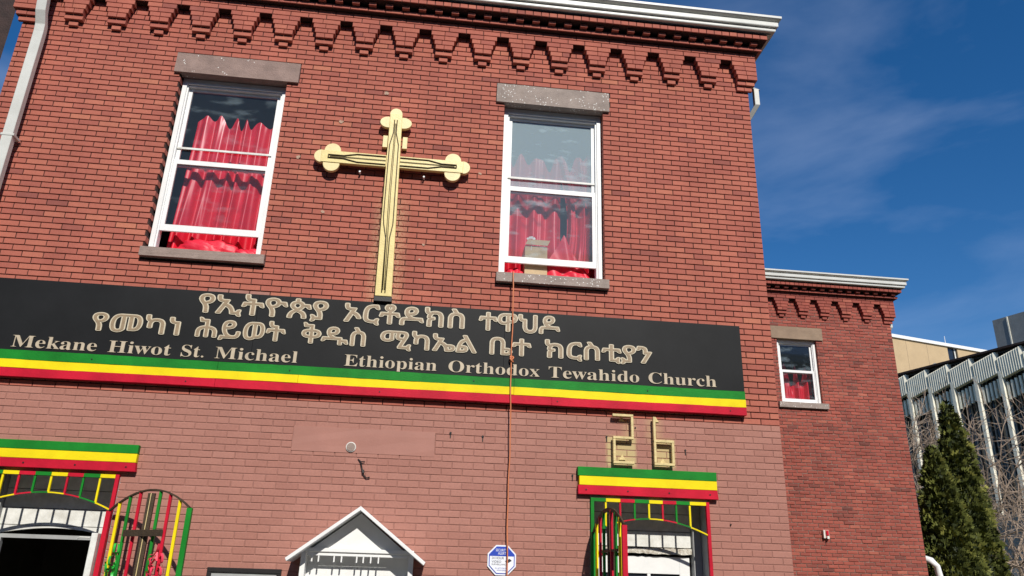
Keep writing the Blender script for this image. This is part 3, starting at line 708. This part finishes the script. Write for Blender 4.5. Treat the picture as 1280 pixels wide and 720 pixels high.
PR, gr_, _ = gate('painted iron gate of the right doorway, its leaf folded straight out from the wall', -2.088, -.855, 2.408, [-1.932, -1.784, -1.635, -1.486, -1.344, -1.202, -1.06], 'GYRGYRGY', 'G', 'R',
    ((-2.068, -.05), (.015, -1), 1.13, 'GYRGWRGYR'))
def wcross(P, g, wd, label, s0, s1, zc_, top, k=1):
    bm = bmesh.new(); c_ = thing('wooden_cross', label, 'cross', (g.location.x, 0, 0))
    P2 = lambda s_, z, o=.03: (lambda p: (p[0]+.02, p[1]-o, p[2]))(P(s_, z))
    bm = bmesh.new(); bar(bm, P2(wd/2, .6), P2(wd/2, top), .06*k, .03); obj('upright', bm, M_wood, c_)
    bm = bmesh.new(); bar(bm, P2(wd/2-.004, .6, .048), P2(wd/2-.004, top, .048), .006, .004); obj('gold_line', bm, M_digit, c_)
    bm = bmesh.new(); bar(bm, P2(s0, zc_, .062), P2(s1, zc_, .062), .055*k, .02); obj('crossbar', bm, M_wood, c_)
wcross(PL, gl_, 1.2, 'dark wooden cross fixed to the opened leaf of the left gate', .30, .86, 1.90, 2.24)
wcross(PR, gr_, 1.13, 'dark wooden cross fixed to the folded leaf of the right gate', .28, .85, 1.88, 2.2)
def bow(P, g, s_, z, m_, label, seed):
    rnd = random.Random(seed); bm = bmesh.new(); c = Vector(P(s_, z)); c.x += g.location.x
    off = Vector((.02, -.06, 0))
    for i in range(26):
        a = rnd.uniform(0, 6.28); zz = -rnd.uniform(0, .45); w = .03+.022*math.sin(min(1, -zz/.35)*3.1); 
        p0 = Vector((math.cos(a)*w*.4, math.sin(a)*w*.4, zz+.06)); prev = None; wdir = Vector((math.cos(a+1.4), math.sin(a+1.4), rnd.uniform(-.3, .3)))*.010
        for k in range(7):
            t_ = k/6; p = p0+Vector((math.cos(a)*w*math.sin(t_*3.1), math.sin(a)*w*math.sin(t_*3.1), -.11*t_+.015*math.sin(9*t_+a)))
            A, B_ = bm.verts.new(p-wdir), bm.verts.new(p+wdir)
            if prev: bm.faces.new((prev[0], prev[1], B_, A))
            prev = (A, B_)
    o = smooth(obj('ribbon_bow', bm, m_)); o.location = c+off; tag(o, label, 'ribbon')
M_gr2 = mat('green_ribbon', (.03, .42, .05), .4, .1, 9, 0); M_rr2 = mat('pink_red_ribbon', (.75, .05, .10), .4, .1, 9, 0)
bow(PL, gl_, .22, 1.77, M_gr2, 'green ribbon bow tied to the left gate leaf near its hinge', 1)
bow(PL, gl_, .86, 1.80, M_rr2, 'red ribbon bow tied to the left gate leaf near its outer edge', 2)

# ------------------------------------------------------------------ notice case with gabled roof
case = thing('notice_case', 'white wall display case with a pointed gable roof', 'display case', (-4.33, 0, 1.0))
def roofside(s_):
    bm = bmesh.new()
    prism(bm, [(0, 1.205), (s_*.625, .735), (s_*.610, .708), (0, 1.168)], -.42, -.01); return obj('roof_panel', bm, M_white, case, .002)
roofside(-1); roofside(1)
bm = bmesh.new(); prism(bm, [(-.46, .80), (.46, .80), (0, 1.155)], -.235, -.02); obj('gable', bm, M_white, case)
boxes('frame', [(-.51, -.465, -.25, -.02, -.3, .80), (.47, .515, -.25, -.02, -.3, .80), (-.509, .514, -.262, -.02, .802, .835), (-.46, .46, -.255, -.245, .768, .790)], M_white, case, .002)
box('back_panel', -.465, .47, -.115, -.01, -.3, .80, M_white, case)
for x in (-.445, -.385, -.245, -.178, -.04, .02, .088, .158): box('peg', x+.03, x+.042, -.253, -.235, .715, .768, M_white, case)
fb = thing('framed_board', 'black framed board low on the wall beside the notice case', 'board', (-5.365, 0, 1.0))
boxes('frame', [(-.335, .335, -.035, -.004, .60, .64), (-.335, -.295, -.035, -.004, -.3, .60), (.295, .335, -.035, -.004, -.3, .60)], M_blackp, fb, .003); box('panel', -.295, .295, -.018, -.004, -.3, .60, M_grey, fb)

# ------------------------------------------------------------------ security sign
sec = thing('security_sign', 'octagonal blue and white video surveillance sign behind the orange cord', 'sign', (-2.967, 0, 1.785))
def octa(r, y0, y1): 
    bm = bmesh.new(); prism(bm, [(r*math.cos(math.pi/8+i*math.pi/4), r*math.sin(math.pi/8+i*math.pi/4)) for i in range(8)], y0, y1); return bm
obj('plate', octa(.150, -.014, -.004), M_plate, sec); obj('blue_border', octa(.136, -.0155, -.0142), M_blue, sec); obj('white_field', octa(.127, -.017, -.0157), M_plate, sec)
r_ = .127*math.cos(math.pi/8); c8 = .127*math.sin(math.pi/8)
bm = bmesh.new(); prism(bm, [(-c8, r_), (c8, r_), (r_, c8), (r_, c8-.012), (-r_, c8-.012), (-r_, c8)], -.018, -.0172); obj('blue_header', bm, M_blue, sec)
FL = lambda m_: [(0, .0006, m_, 0)]
KW = dict(px=0, pz=0, name='lettering')
M_ink = mat('black_ink', (.02, .02, .03), .6, .1, 5, 0); M_ink2 = mat('blue_ink', (.03, .06, .35), .6, .1, 5, 0)
for t_, a_, b_, c_, d_, y_, m_ in (('SECURITY', -.062, .05, .080, .104, -.0186, M_plate), ('ALERT', -.038, .038, .050, .074, -.0186, M_plate), ('24 HOUR', -.098, .02, .008, .030, -.0176, M_ink), ('VIDEO', -.098, -.005, -.024, -.004, -.0176, M_ink),
        ('SURVEILLANCE', -.098, .055, -.046, -.032, -.0176, M_ink), ('ALL ACTIVITIES ARE', -.065, .06, -.078, -.068, -.0176, M_ink2), ('MONITORED', -.045, .04, -.098, -.087, -.0176, M_ink2)):
    w_ = word(t_, a_, b_, c_, d_, y_, FL(m_), sec, **KW)
bm = bmesh.new(); prism(bm, [(.035, -.005), (.075, .015), (.098, -.003), (.062, -.024)], -.0182, -.0174); prism(bm, [(.03, -.002), (.035, -.006), (.055, -.026), (.045, -.028)], -.0182, -.0174); obj('camera_emblem', bm, M_ink, sec)

# ------------------------------------------------------------------ cord, vent, wire
bm = bmesh.new()
pts = [(-2.95, .20, 4.83), (-2.948, .02, 4.79), (-2.946, -.075, 4.775), (-2.946, -.085, 4.70)]
for i in range(1, 60):
    z = 4.70-i*.079; pts.append((-2.946+.045*(i/60)+.005*math.sin(i*.35)+.002*math.sin(i*1.1), -.088 if z > 3.3 else -.078+.03*min(1, (3.3-z)/.6), z))
tube(bm, pts, .0068, 7)
kn = []
for i in range(18): a = i*.9; kn.append((-2.937+.018*math.cos(a), -.095+.012*math.sin(a*1.3), 3.78+.03*math.sin(a*.7)))
tube(bm, kn, .008, 6)
tag(smooth(obj('extension_cord', bm, M_orange)), 'orange extension cord dangling from the right upstairs window', 'cord')
vt = thing('pipe_flange', 'round metal pipe opening set in the painted stone slab', 'vent', (-4.511, 0, 2.80))
obj('rim', disc(0, 0, .050, -.012, .0), M_grim, vt, .003).location = (0, -.004, 0); obj('cap', disc(0, 0, .041, -.022, -.012), M_stone, vt)
bm = bmesh.new(); tube(bm, [(-4.43, -.004, 2.685), (-4.40, -.02, 2.66), (-4.385, -.015, 2.60), (-4.37, -.02, 2.565), (-4.36, -.012, 2.53), (-4.33, -.015, 2.505), (-4.30, -.018, 2.515)], .007, 6)
tube(bm, [(-4.40, -.02, 2.66), (-4.36, -.015, 2.665)], .005, 5); tube(bm, [(-4.372, -.02, 2.58), (-4.365, -.024, 2.55)], .013, 6)
tag(obj('broken_wire', bm, M_blackp), 'short black wire stub poking from the wall below the slab', 'wire')
for x, z, r_ in ((-3.53, 2.99, .012), (-3.20, 2.97, .012), (-1.91, 3.03, .010), (-1.60, 3.14, .008), (-1.07, 2.93, .010), (-2.27, 2.62, .01), (-.63, 2.2, .008)):
    bm = bmesh.new(); tube(bm, [(x, -.010, z), (x, .0, z)], r_, 7)
    if r_ > .009: quad_box(bm, x-.005, x+.005, -.006, .0, z-.05, z-.012)
    obj('wall_anchor', bm, M_blackp, church)
M_patch = mat('chipped_plaster', (.42, .28, .20), .9, .25, 30, .3)
for x, z, s_ in ((-5.43, 6.02, .022), (-3.36, 6.0, .016), (-4.52, 6.97, .022), (-5.0, 6.53, .02), (-5.08, 5.36, .018), (-3.95, 5.05, .014), (-3.98, 4.87, .010)):
    bm = bmesh.new(); k_ = [random.uniform(.6, 1.3) for _ in range(9)]
    prism(bm, [(x+s_*1.3*k_[i]*math.cos(i*.698), z+s_*k_[i]*math.sin(i*.698)) for i in range(9)], -.006, .004); obj('patch', bm, M_patch, church)

# ------------------------------------------------------------------ rear wing (set back, same detailing)
WX, WY, DZ = 5.98, 6.8, -.505
wing = thing('rear_brick_building', 'smaller weathered red brick block set back at the right with matching cornice', 'building', (WX, WY, DZ))
off = (WX, WY, DZ); X0 = -5.98
wv = lambda x0, x1, z0, z1: (x0-WX, x1-WX, z0-DZ, z1-DZ)
WW = wv(3.385, 4.24, 5.15, 6.50); WL = wv(3.256, 4.385, 6.50, 6.765); WS = wv(3.293, 4.34, 5.04, 5.15)
wb = Bricks(wing, M_wing, 'brick', off, .006, .0035)
for k in range(-100, 14):
    z0, z1 = G0+k*H, G0+(k+1)*H
    if z0+DZ < -.1: continue
    wob = random.uniform(-.03, .03) if k < 0 else 0
    for a, b in course(X0, 0, k % 2 == 1, z0, z1, [WW, WL, WS]):
        if b < -4.6: continue
        e = random.uniform(-.003, .003)
        wb.add(a+.004+random.uniform(0, .003), b-.004-random.uniform(0, .003), random.uniform(-.004, .003), .10, z0+.005+e, z1-.005+e)
wb.build()
obj('mortar_bed', wall_boxes(X0, -.002, -.1-DZ, 8.2, [gh(WW), gh(WL, -.02), gh(WS, -.02)], .009, .3), M_wmortar, wing)
boxes('shell_wall', [(-.3, -.002, .301, 8, -DZ-.1, 8.2), (X0, -.3, 3, 3.3, -DZ-.1, 8.2)], M_wing, wing)
cornice(wing, off, X0, 12, M_wing, .001, 150)
gutter(wing, X0, .21, 8.219, 8)
stone('lintel', WL, -.028, .2, wing, mat('tan_stone', (.27, .19, .13), .9, .15, 5, .15)); stone('sill', WS, -.055, .16, wing, M_lt2)
window(wing, WW[0]+.003, WW[1]-.003, WW[2]+.002, WW[3]-.005, .09, 5.825-DZ, WW[2]+.03, None, glass_mat('reflecting_glass', .02, (.5, .52, .6)), M_glass, 'small white sash window with dark panes', .05, .95)
bm = bmesh.new(); rectpipe(bm, [(.07, .12, 8.22), (.07, .12, 7.45), (-.0, .30, 7.2)], .07, .06); obj('downpipe', bm, M_gut, wing)
bm = bmesh.new(); tube(bm, [(.03, .6, 2.85), (.10, .0, 2.70), (.17, -.03, 2.60), (.20, -.03, 2.42), (.26, -.04, 2.2), (.28, -.04, .6)], .062, 12); smooth(obj('downpipe_elbow', bm, M_white, wing))
c_ = curtain('curtain', 3.42, 4.2, 5.2, 6.05, 7.12, 'dim red curtain strips inside the small window of the rear block', folds=4, seed=11, amp=.05, scallop=.5, mt=M_curt)
st = thing('fire_strobe', 'small red and white alarm strobe on the wall of the rear block', 'alarm', (3.975, 6.8, 2.60))
box('housing', -.065, .065, -.06, -.004, -.07, .09, M_flesh, st, .012); box('lens', -.01, .035, -.085, -.06, -.02, .07, M_redp, st, .008); boxes('white_trim', [(-.06, -.03, -.068, -.0605, -.07, .078), (.0, .045, -.08, -.0605, -.08, -.03)], M_grim, st, .004)

# ------------------------------------------------------------------ concrete building far right
M_mul = mat('light_mullion', (.30, .30, .28), .7)
CP = Vector((23.637, 27.396, 0)); CU = Vector((-.30902, .95106, 0)); CN = Vector((-.95106, -.30902, 0))
conc = thing('concrete_building', 'long grey concrete building with ribbed panels and tall vertical fins', 'building', CP)
cm = Matrix((CU, -CN, Vector((0, 0, 1)))).transposed().to_4x4(); cm.translation = CP
# local axes: x runs away along the facade, y runs into the building
conc.matrix_world = cm
BAY = 1.30; k0, k1 = -12, 10
box('wall_core', k0*BAY, k1*BAY+1, 1.3, 16, 0, 12.9, M_metal, conc)
def shear_box(bm, x0, x1, y0, y1, zf):
    """box between x0..x1 whose bottom and top follow zf(x) -> (z0, z1)"""
    v = quad_box(bm, x0, x1, y0, y1, 0, 1)
    for w in v: w.co.z = zf(w.co.x)[0 if w.co.z < .5 else 1]
bm = bmesh.new()
zf = lambda x: (11.90-.27*x, 12.95-.27*x)
for i in range(10):
    u0 = .06+i*(BAY-.07)/10; u1 = u0+(BAY-.07)/10; 
    lo, hi = zf(u0), zf(u1); P_ = ((u0, .07), (u1-.012, .0), (u1, .07), (u1, .30), (u0, .30))
    A_ = [bm.verts.new((x, y, lo[0])) for x, y in P_]; B_ = [bm.verts.new((x, y, lo[1])) for x, y in P_]
    for w_ in A_+B_: w_.co.z -= .27*(w_.co.x-u0)
    bm.faces.new(A_[::-1]); bm.faces.new(B_)
    for q_ in range(5): bm.faces.new((A_[q_], A_[(q_+1) % 5], B_[(q_+1) % 5], B_[q_]))
bmesh.ops.recalc_face_normals(bm, faces=bm.faces[:])
pan_me = bpy.data.meshes.new('panel'); bm.to_mesh(pan_me); bm.free(); pan_me.materials.append(M_conc)
def mesh_of(name, m_, lst):
    bm = bmesh.new()
    for b_ in lst: quad_box(bm, *b_)
    me = bpy.data.meshes.new(name); bm.to_mesh(me); bm.free(); me.materials.append(m_); return me
fin_me = mesh_of('fin', M_conc, [(-.085, .085, .0, .24, 5.2, 11.93)])
slat_me = mesh_of('slat', M_conc, [(-.05, .05, .12, .24, 0, .86)])
pane_me = mesh_of('window', M_dkglass, [(.09, BAY-.09, .75, .79, 5.3, 11.8)])
mul_me = mesh_of('mullion', M_mul, [(.1+i*.27, .13+i*.27, .66, .75, 5.3, 11.8) for i in range(5)])
def inst(name, me, parent, loc):
    o = bpy.data.objects.new(name, me); COL.objects.link(o); o.parent = parent; o.location = loc; return o
for k in range(k0, k1):
    t0 = -.19+k*BAY
    inst('panel', pan_me, conc, (t0, 0, 0)); inst('fin', fin_me, conc, (t0, 0, 0))
    w = inst('window', pane_me, conc, (t0, 0, 0)); inst('mullion', mul_me, w, (0, 0, 0))
    for i in range(5): inst('slat', slat_me, conc, (t0+.22+i*.215, 0, 10.80-.27*(.22+i*.215)))
box('roof_slab', k0*BAY, k1*BAY+1, .01, 16, 13.0, 13.10, M_shingle, conc); box('roof_soffit', k0*BAY, k1*BAY+1, .32, 2, 12.90, 12.998, M_blackp, conc)
box('base_wall', k0*BAY, k1*BAY+1, .5, 1.3, 0, 5.28, M_metal, conc)
box('penthouse', -12, .87, 4.0, 12, 13.142, 15.9, M_metal, conc)
for i in range(9): box('penthouse_seam', .0-i*1.2, .07-i*1.2, 3.96, 3.999, 13.2, 15.88, M_conc if i == 0 else M_blackp, conc)

# ------------------------------------------------------------------ beige building beyond
bb = thing('beige_building', 'plain beige rendered building with a white parapet behind the concrete one', 'building')
Mx = Matrix((Vector((.969, .247, 0)), Vector((-.247, .969, 0)), Vector((0, 0, 1)))).transposed().to_4x4(); Mx.translation = Vector((29.18, 41.65, 0)); bb.matrix_world = Mx
obj('wall', wall_boxes(-9, 14, 0, 18.75, [(5.26, 6.25, 17.75, 18.75)], 0, .4), M_beige, bb)
box('core', -9, 14, .6, 10, 0, 18.5, M_beige, bb); box('parapet', -9.1, 14.1, -.12, 10, 18.752, 18.99, M_white, bb)
w = boxes('window', [(5.26, 5.32, .1, .2, 17.75, 18.74), (5.95, 6.02, .1, .2, 17.75, 18.74), (6.19, 6.25, .1, .2, 17.75, 18.74)], M_blackp, bb); box('pane', 5.32, 5.95, .14, .16, 17.75, 18.74, M_dkglass, w); box('pane', 6.02, 6.19, .14, .16, 17.75, 18.74, M_grim, w)
for x in (-2.6, 1.2, 3.2): box('joint', x, x+.03, -.004, .0, 14, 18.75, M_tan, bb)
bm = bmesh.new(); tube(bm, [(3.2, -.3, 16.3), (3.2, -.3, 17.0)], .05, 6); tube(bm, [(3.0, -.4, 16.9), (3.4, -.3, 17.1)], .12, 8); obj('roof_lamp', bm, M_metal, bb)
bm = bmesh.new(); tube(bm, [(5.3, .1, 18.99), (5.3, .1, 19.6)], .02, 5); obj('mast', bm, M_white, bb)

# ------------------------------------------------------------------ neighbour at the far left
nb = thing('shingled_house', 'dark brown shingled house corner at the upper left edge', 'building', (-10.12, 2.0, 0))
bm = bmesh.new(); a_ = [bm.verts.new((x, y, 0)) for x, y in ((-8, .02), (-.02, .02), (-5.2, 6.5), (-12, 6.5))]; b_ = [bm.verts.new((v.co.x, v.co.y, 12.3)) for v in a_]
bm.faces.new(a_[::-1]); bm.faces.new(b_)
for i in range(4): bm.faces.new((a_[i], a_[(i+1) % 4], b_[(i+1) % 4], b_[i]))
obj('wall', bm, M_shingle, nb)
bm = bmesh.new()
for k in range(90, 116):
    z = k*.105; x = -2.0+(k % 2)*.1
    while x < 0:
        quad_box(bm, x, min(x+.155, .0), .0-.006*random.random(), .02, z, z+.098); x += .16
o = obj('shingles', bm, M_shingle, nb); o['kind'] = 'stuff'

# ------------------------------------------------------------------ trees
def conifer(x, y, h, r, label, seed):
    rnd = random.Random(seed); t = thing('conifer_tree', label, 'tree', (x, y, 0), 'evergreen conifers beside the rear block')
    bm = bmesh.new(); tube(bm, [(0, 0, 0), (0, 0, h*.5), (0, 0, h*.93)], .09, 8, .01); obj('trunk', bm, M_bark2, t)
    bm, lay = new_bm()
    def rad(z, a):
        u = z/h
        return r*min(1, (1-u)**.72*1.25)*(1+.13*math.sin(3*a+u*9+seed)+.10*math.sin(7*a-u*23)+.06*math.sin(13*a+u*50))
    N_ = 9000
    for i in range(N_):
        z = h*(1-(1-rnd.random())**.62)*.985; a = rnd.uniform(0, 6.283); R_ = rad(z, a)*rnd.choice((1.0, .97, .9, .8, .62))*rnd.uniform(.88, 1.06)
        c = Vector((R_*math.cos(a), R_*math.sin(a), z)); outd = Vector((math.cos(a+rnd.gauss(0, .5)), math.sin(a+rnd.gauss(0, .5)), rnd.uniform(.3, 1.5))).normalized()
        sd_ = outd.cross(Vector((rnd.uniform(-1, 1), rnd.uniform(-1, 1), rnd.uniform(-.4, .4)))).normalized(); ln = rnd.uniform(.08, .15); w = ln*.38
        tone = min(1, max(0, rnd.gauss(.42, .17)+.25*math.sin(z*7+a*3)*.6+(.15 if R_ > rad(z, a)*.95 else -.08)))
        tip = c+outd*ln
        for s_ in (-.5, 0, .5):
            d2 = (outd+sd_*s_*1.1).normalized(); n_ = sd_*w*.5
            vs = [bm.verts.new(c-n_*.3), bm.verts.new(c+d2*ln*.55-n_), bm.verts.new(c+d2*ln), bm.verts.new(c+d2*ln*.55+n_)]
            fc = bm.faces.new(vs); fc[lay] = tone
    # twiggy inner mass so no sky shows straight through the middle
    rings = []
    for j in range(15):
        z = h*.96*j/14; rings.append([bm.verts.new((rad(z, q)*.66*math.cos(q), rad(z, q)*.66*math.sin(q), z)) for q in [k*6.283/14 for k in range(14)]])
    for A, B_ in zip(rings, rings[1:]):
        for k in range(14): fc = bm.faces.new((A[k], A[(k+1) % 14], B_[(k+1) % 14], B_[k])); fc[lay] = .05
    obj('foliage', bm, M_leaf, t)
conifer(9.30, 10.0, 6.22, .72, 'taller dark green columnar conifer, the right one of the pair', 3)
conifer(8.35, 9.5, 4.98, .74, 'shorter dark green conifer next to the rear brick corner', 5)

def bare_tree(x, y, h, label, seed, spread=.5, m_=M_bark, depth=6, r0=.045, lean=(0, 0), nst=3, thick=1.0):
    rnd = random.Random(seed); t = thing('bare_tree', label, 'tree', (x, y, 0), None)
    bt, bs = bmesh.new(), bmesh.new()
    def grow(p, d, ln, r, lv):
        b_ = bt if lv >= depth-1 else bs; pts = [p]; q = p.copy(); dd = d.copy()
        for i in range(3):
            dd = (dd+Vector([rnd.gauss(0, .13) for _ in range(3)])).normalized(); q = q+dd*ln/3; pts.append(q.copy())
        tube(b_, pts, r, 5 if lv > 2 else 3, r*.62, cap=False)
        if lv <= 0: return
        for i in range(rnd.choice((2, 3, 3)) if lv < depth else 3):
            s_ = rnd.choice((1, 2, 3)) if lv < depth-1 else rnd.choice((2, 3)); a = Vector([rnd.gauss(0, spread) for _ in range(3)]); a.z += .10
            grow(pts[s_], (dd+a).normalized(), ln*rnd.uniform(.62, .85), max(r*.62, .0035*thick), lv-1)
    for k in range(nst):
        a = k*6.28/nst+rnd.random(); grow(Vector((.1*math.cos(a), .1*math.sin(a), 0)), Vector((.35*math.cos(a)+lean[0], .35*math.sin(a)+lean[1], 1)).normalized(), h*.34, r0, depth)
    obj('trunk', bt, m_, t); obj('branches', bs, m_, t)
bare_tree(11.1, 11.0, 5.8, 'pale leafless tree with two forked stems right of the conifers', 21, .55, thick=2.0, depth=5, r0=.055)
bare_tree(13.2, 12.8, 7.6, 'leafless tree with tangled tan branches at the right edge', 22, .6, thick=2.2, depth=5, r0=.06)
bare_tree(12.9, 17.0, 9.6, 'bare grey tree before the concrete fins just behind the conifers', 26, .55, m_=M_bark, thick=2.4, depth=6, r0=.07)
bare_tree(9.9, 12.6, 5.6, 'thin bare shrub between the rear block and the shorter conifer', 24, .5, depth=5, thick=1.6)
bare_tree(-16.5, 9.5, 13.5, 'bare tree showing in the gap beside the dark shingled house', 31, .5, m_=M_bark2, r0=.12, thick=3)
# low thicket at the foot of the concrete building
bm = bmesh.new(); rnd = random.Random(5)
for i in range(260):
    p = Vector((rnd.uniform(12, 20), rnd.uniform(11, 19), rnd.uniform(0, 2.2))); d = Vector((rnd.gauss(0, .7), rnd.gauss(0, .7), 1)).normalized(); l_ = rnd.uniform(.6, 1.8)
    tube(bm, [p, p+d*l_*.5+Vector((rnd.gauss(0, .08), 0, 0)), p+d*l_+Vector((rnd.gauss(0, .2), rnd.gauss(0, .2), 0))], .012, 3, .004, cap=False)
o = obj('brushwood', bm, M_bark); o['kind'] = 'stuff'; tag(o, 'tangle of dry tan twigs below the concrete building', 'brushwood')

# ------------------------------------------------------------------ ground
def struct(o): o['kind'] = 'structure'; return o
struct(box('ground', -1500, 1500, .35, 1500, -.5, -.102, M_grass)); struct(box('pavement', -60, 60, -3.2, .0, -.3, 0, M_pave))
struct(box('ground', -1500, 1500, -1500, -60, -.5, -.12, M_grass)); struct(box('kerb', -60, 60, -3.35, -3.2, -.3, .004, M_conc)); struct(box('road', -60, 60, -12, -3.35, -.3, -.13, M_asph))
struct(box('road_marking', -60, 60, -7.74, -7.62, -.13, -.124, M_yel)); struct(box('far_pavement', -60, 60, -60, -12, -.3, 0, M_pave))

# ------------------------------------------------------------------ unseen house row, added to block low sky and deepen facade shadows
M_opp = brick_mat('brown_brick', [(0, (.09, .05, .04)), (1, (.13, .07, .055))], soot=.3)
ob = thing('added_row_house', 'unseen brown brick row across the street, added to hold back sky light', 'building', (0, -25, 0))
hl = [(x, x+1.1, z, z+1.9) for x in [-35+2.9*i for i in range(26)] for z in (1.2, 4.6, 8.0, 11.4)]
obj('wall', wall_boxes(-38, 42, -.1, 15.5, hl, -.35, 0), M_opp, ob); box('core', -38, 42, -12, -.6, -.1, 15.3, M_dark, ob)
box('roof_cornice', -38.2, 42.2, -12, .5, 15.502, 16.0, M_grim, ob)
for i, h in enumerate(hl):
    w = boxes('window', [(h[0], h[0]+.06, -.2, -.1, h[2], h[3]), (h[1]-.06, h[1], -.2, -.1, h[2], h[3]), (h[0]+.06, h[1]-.06, -.199, -.1, h[3]-.06, h[3]), (h[0]+.06, h[1]-.06, -.199, -.1, h[2], h[2]+.06), (h[0]+.06, h[1]-.06, -.198, -.1, h[2]+.92, h[2]+.98)], M_grim, ob)
    box('pane', h[0]+.06, h[1]-.06, -.17, -.16, h[2]+.06, h[3]-.06, M_dkglass, w)
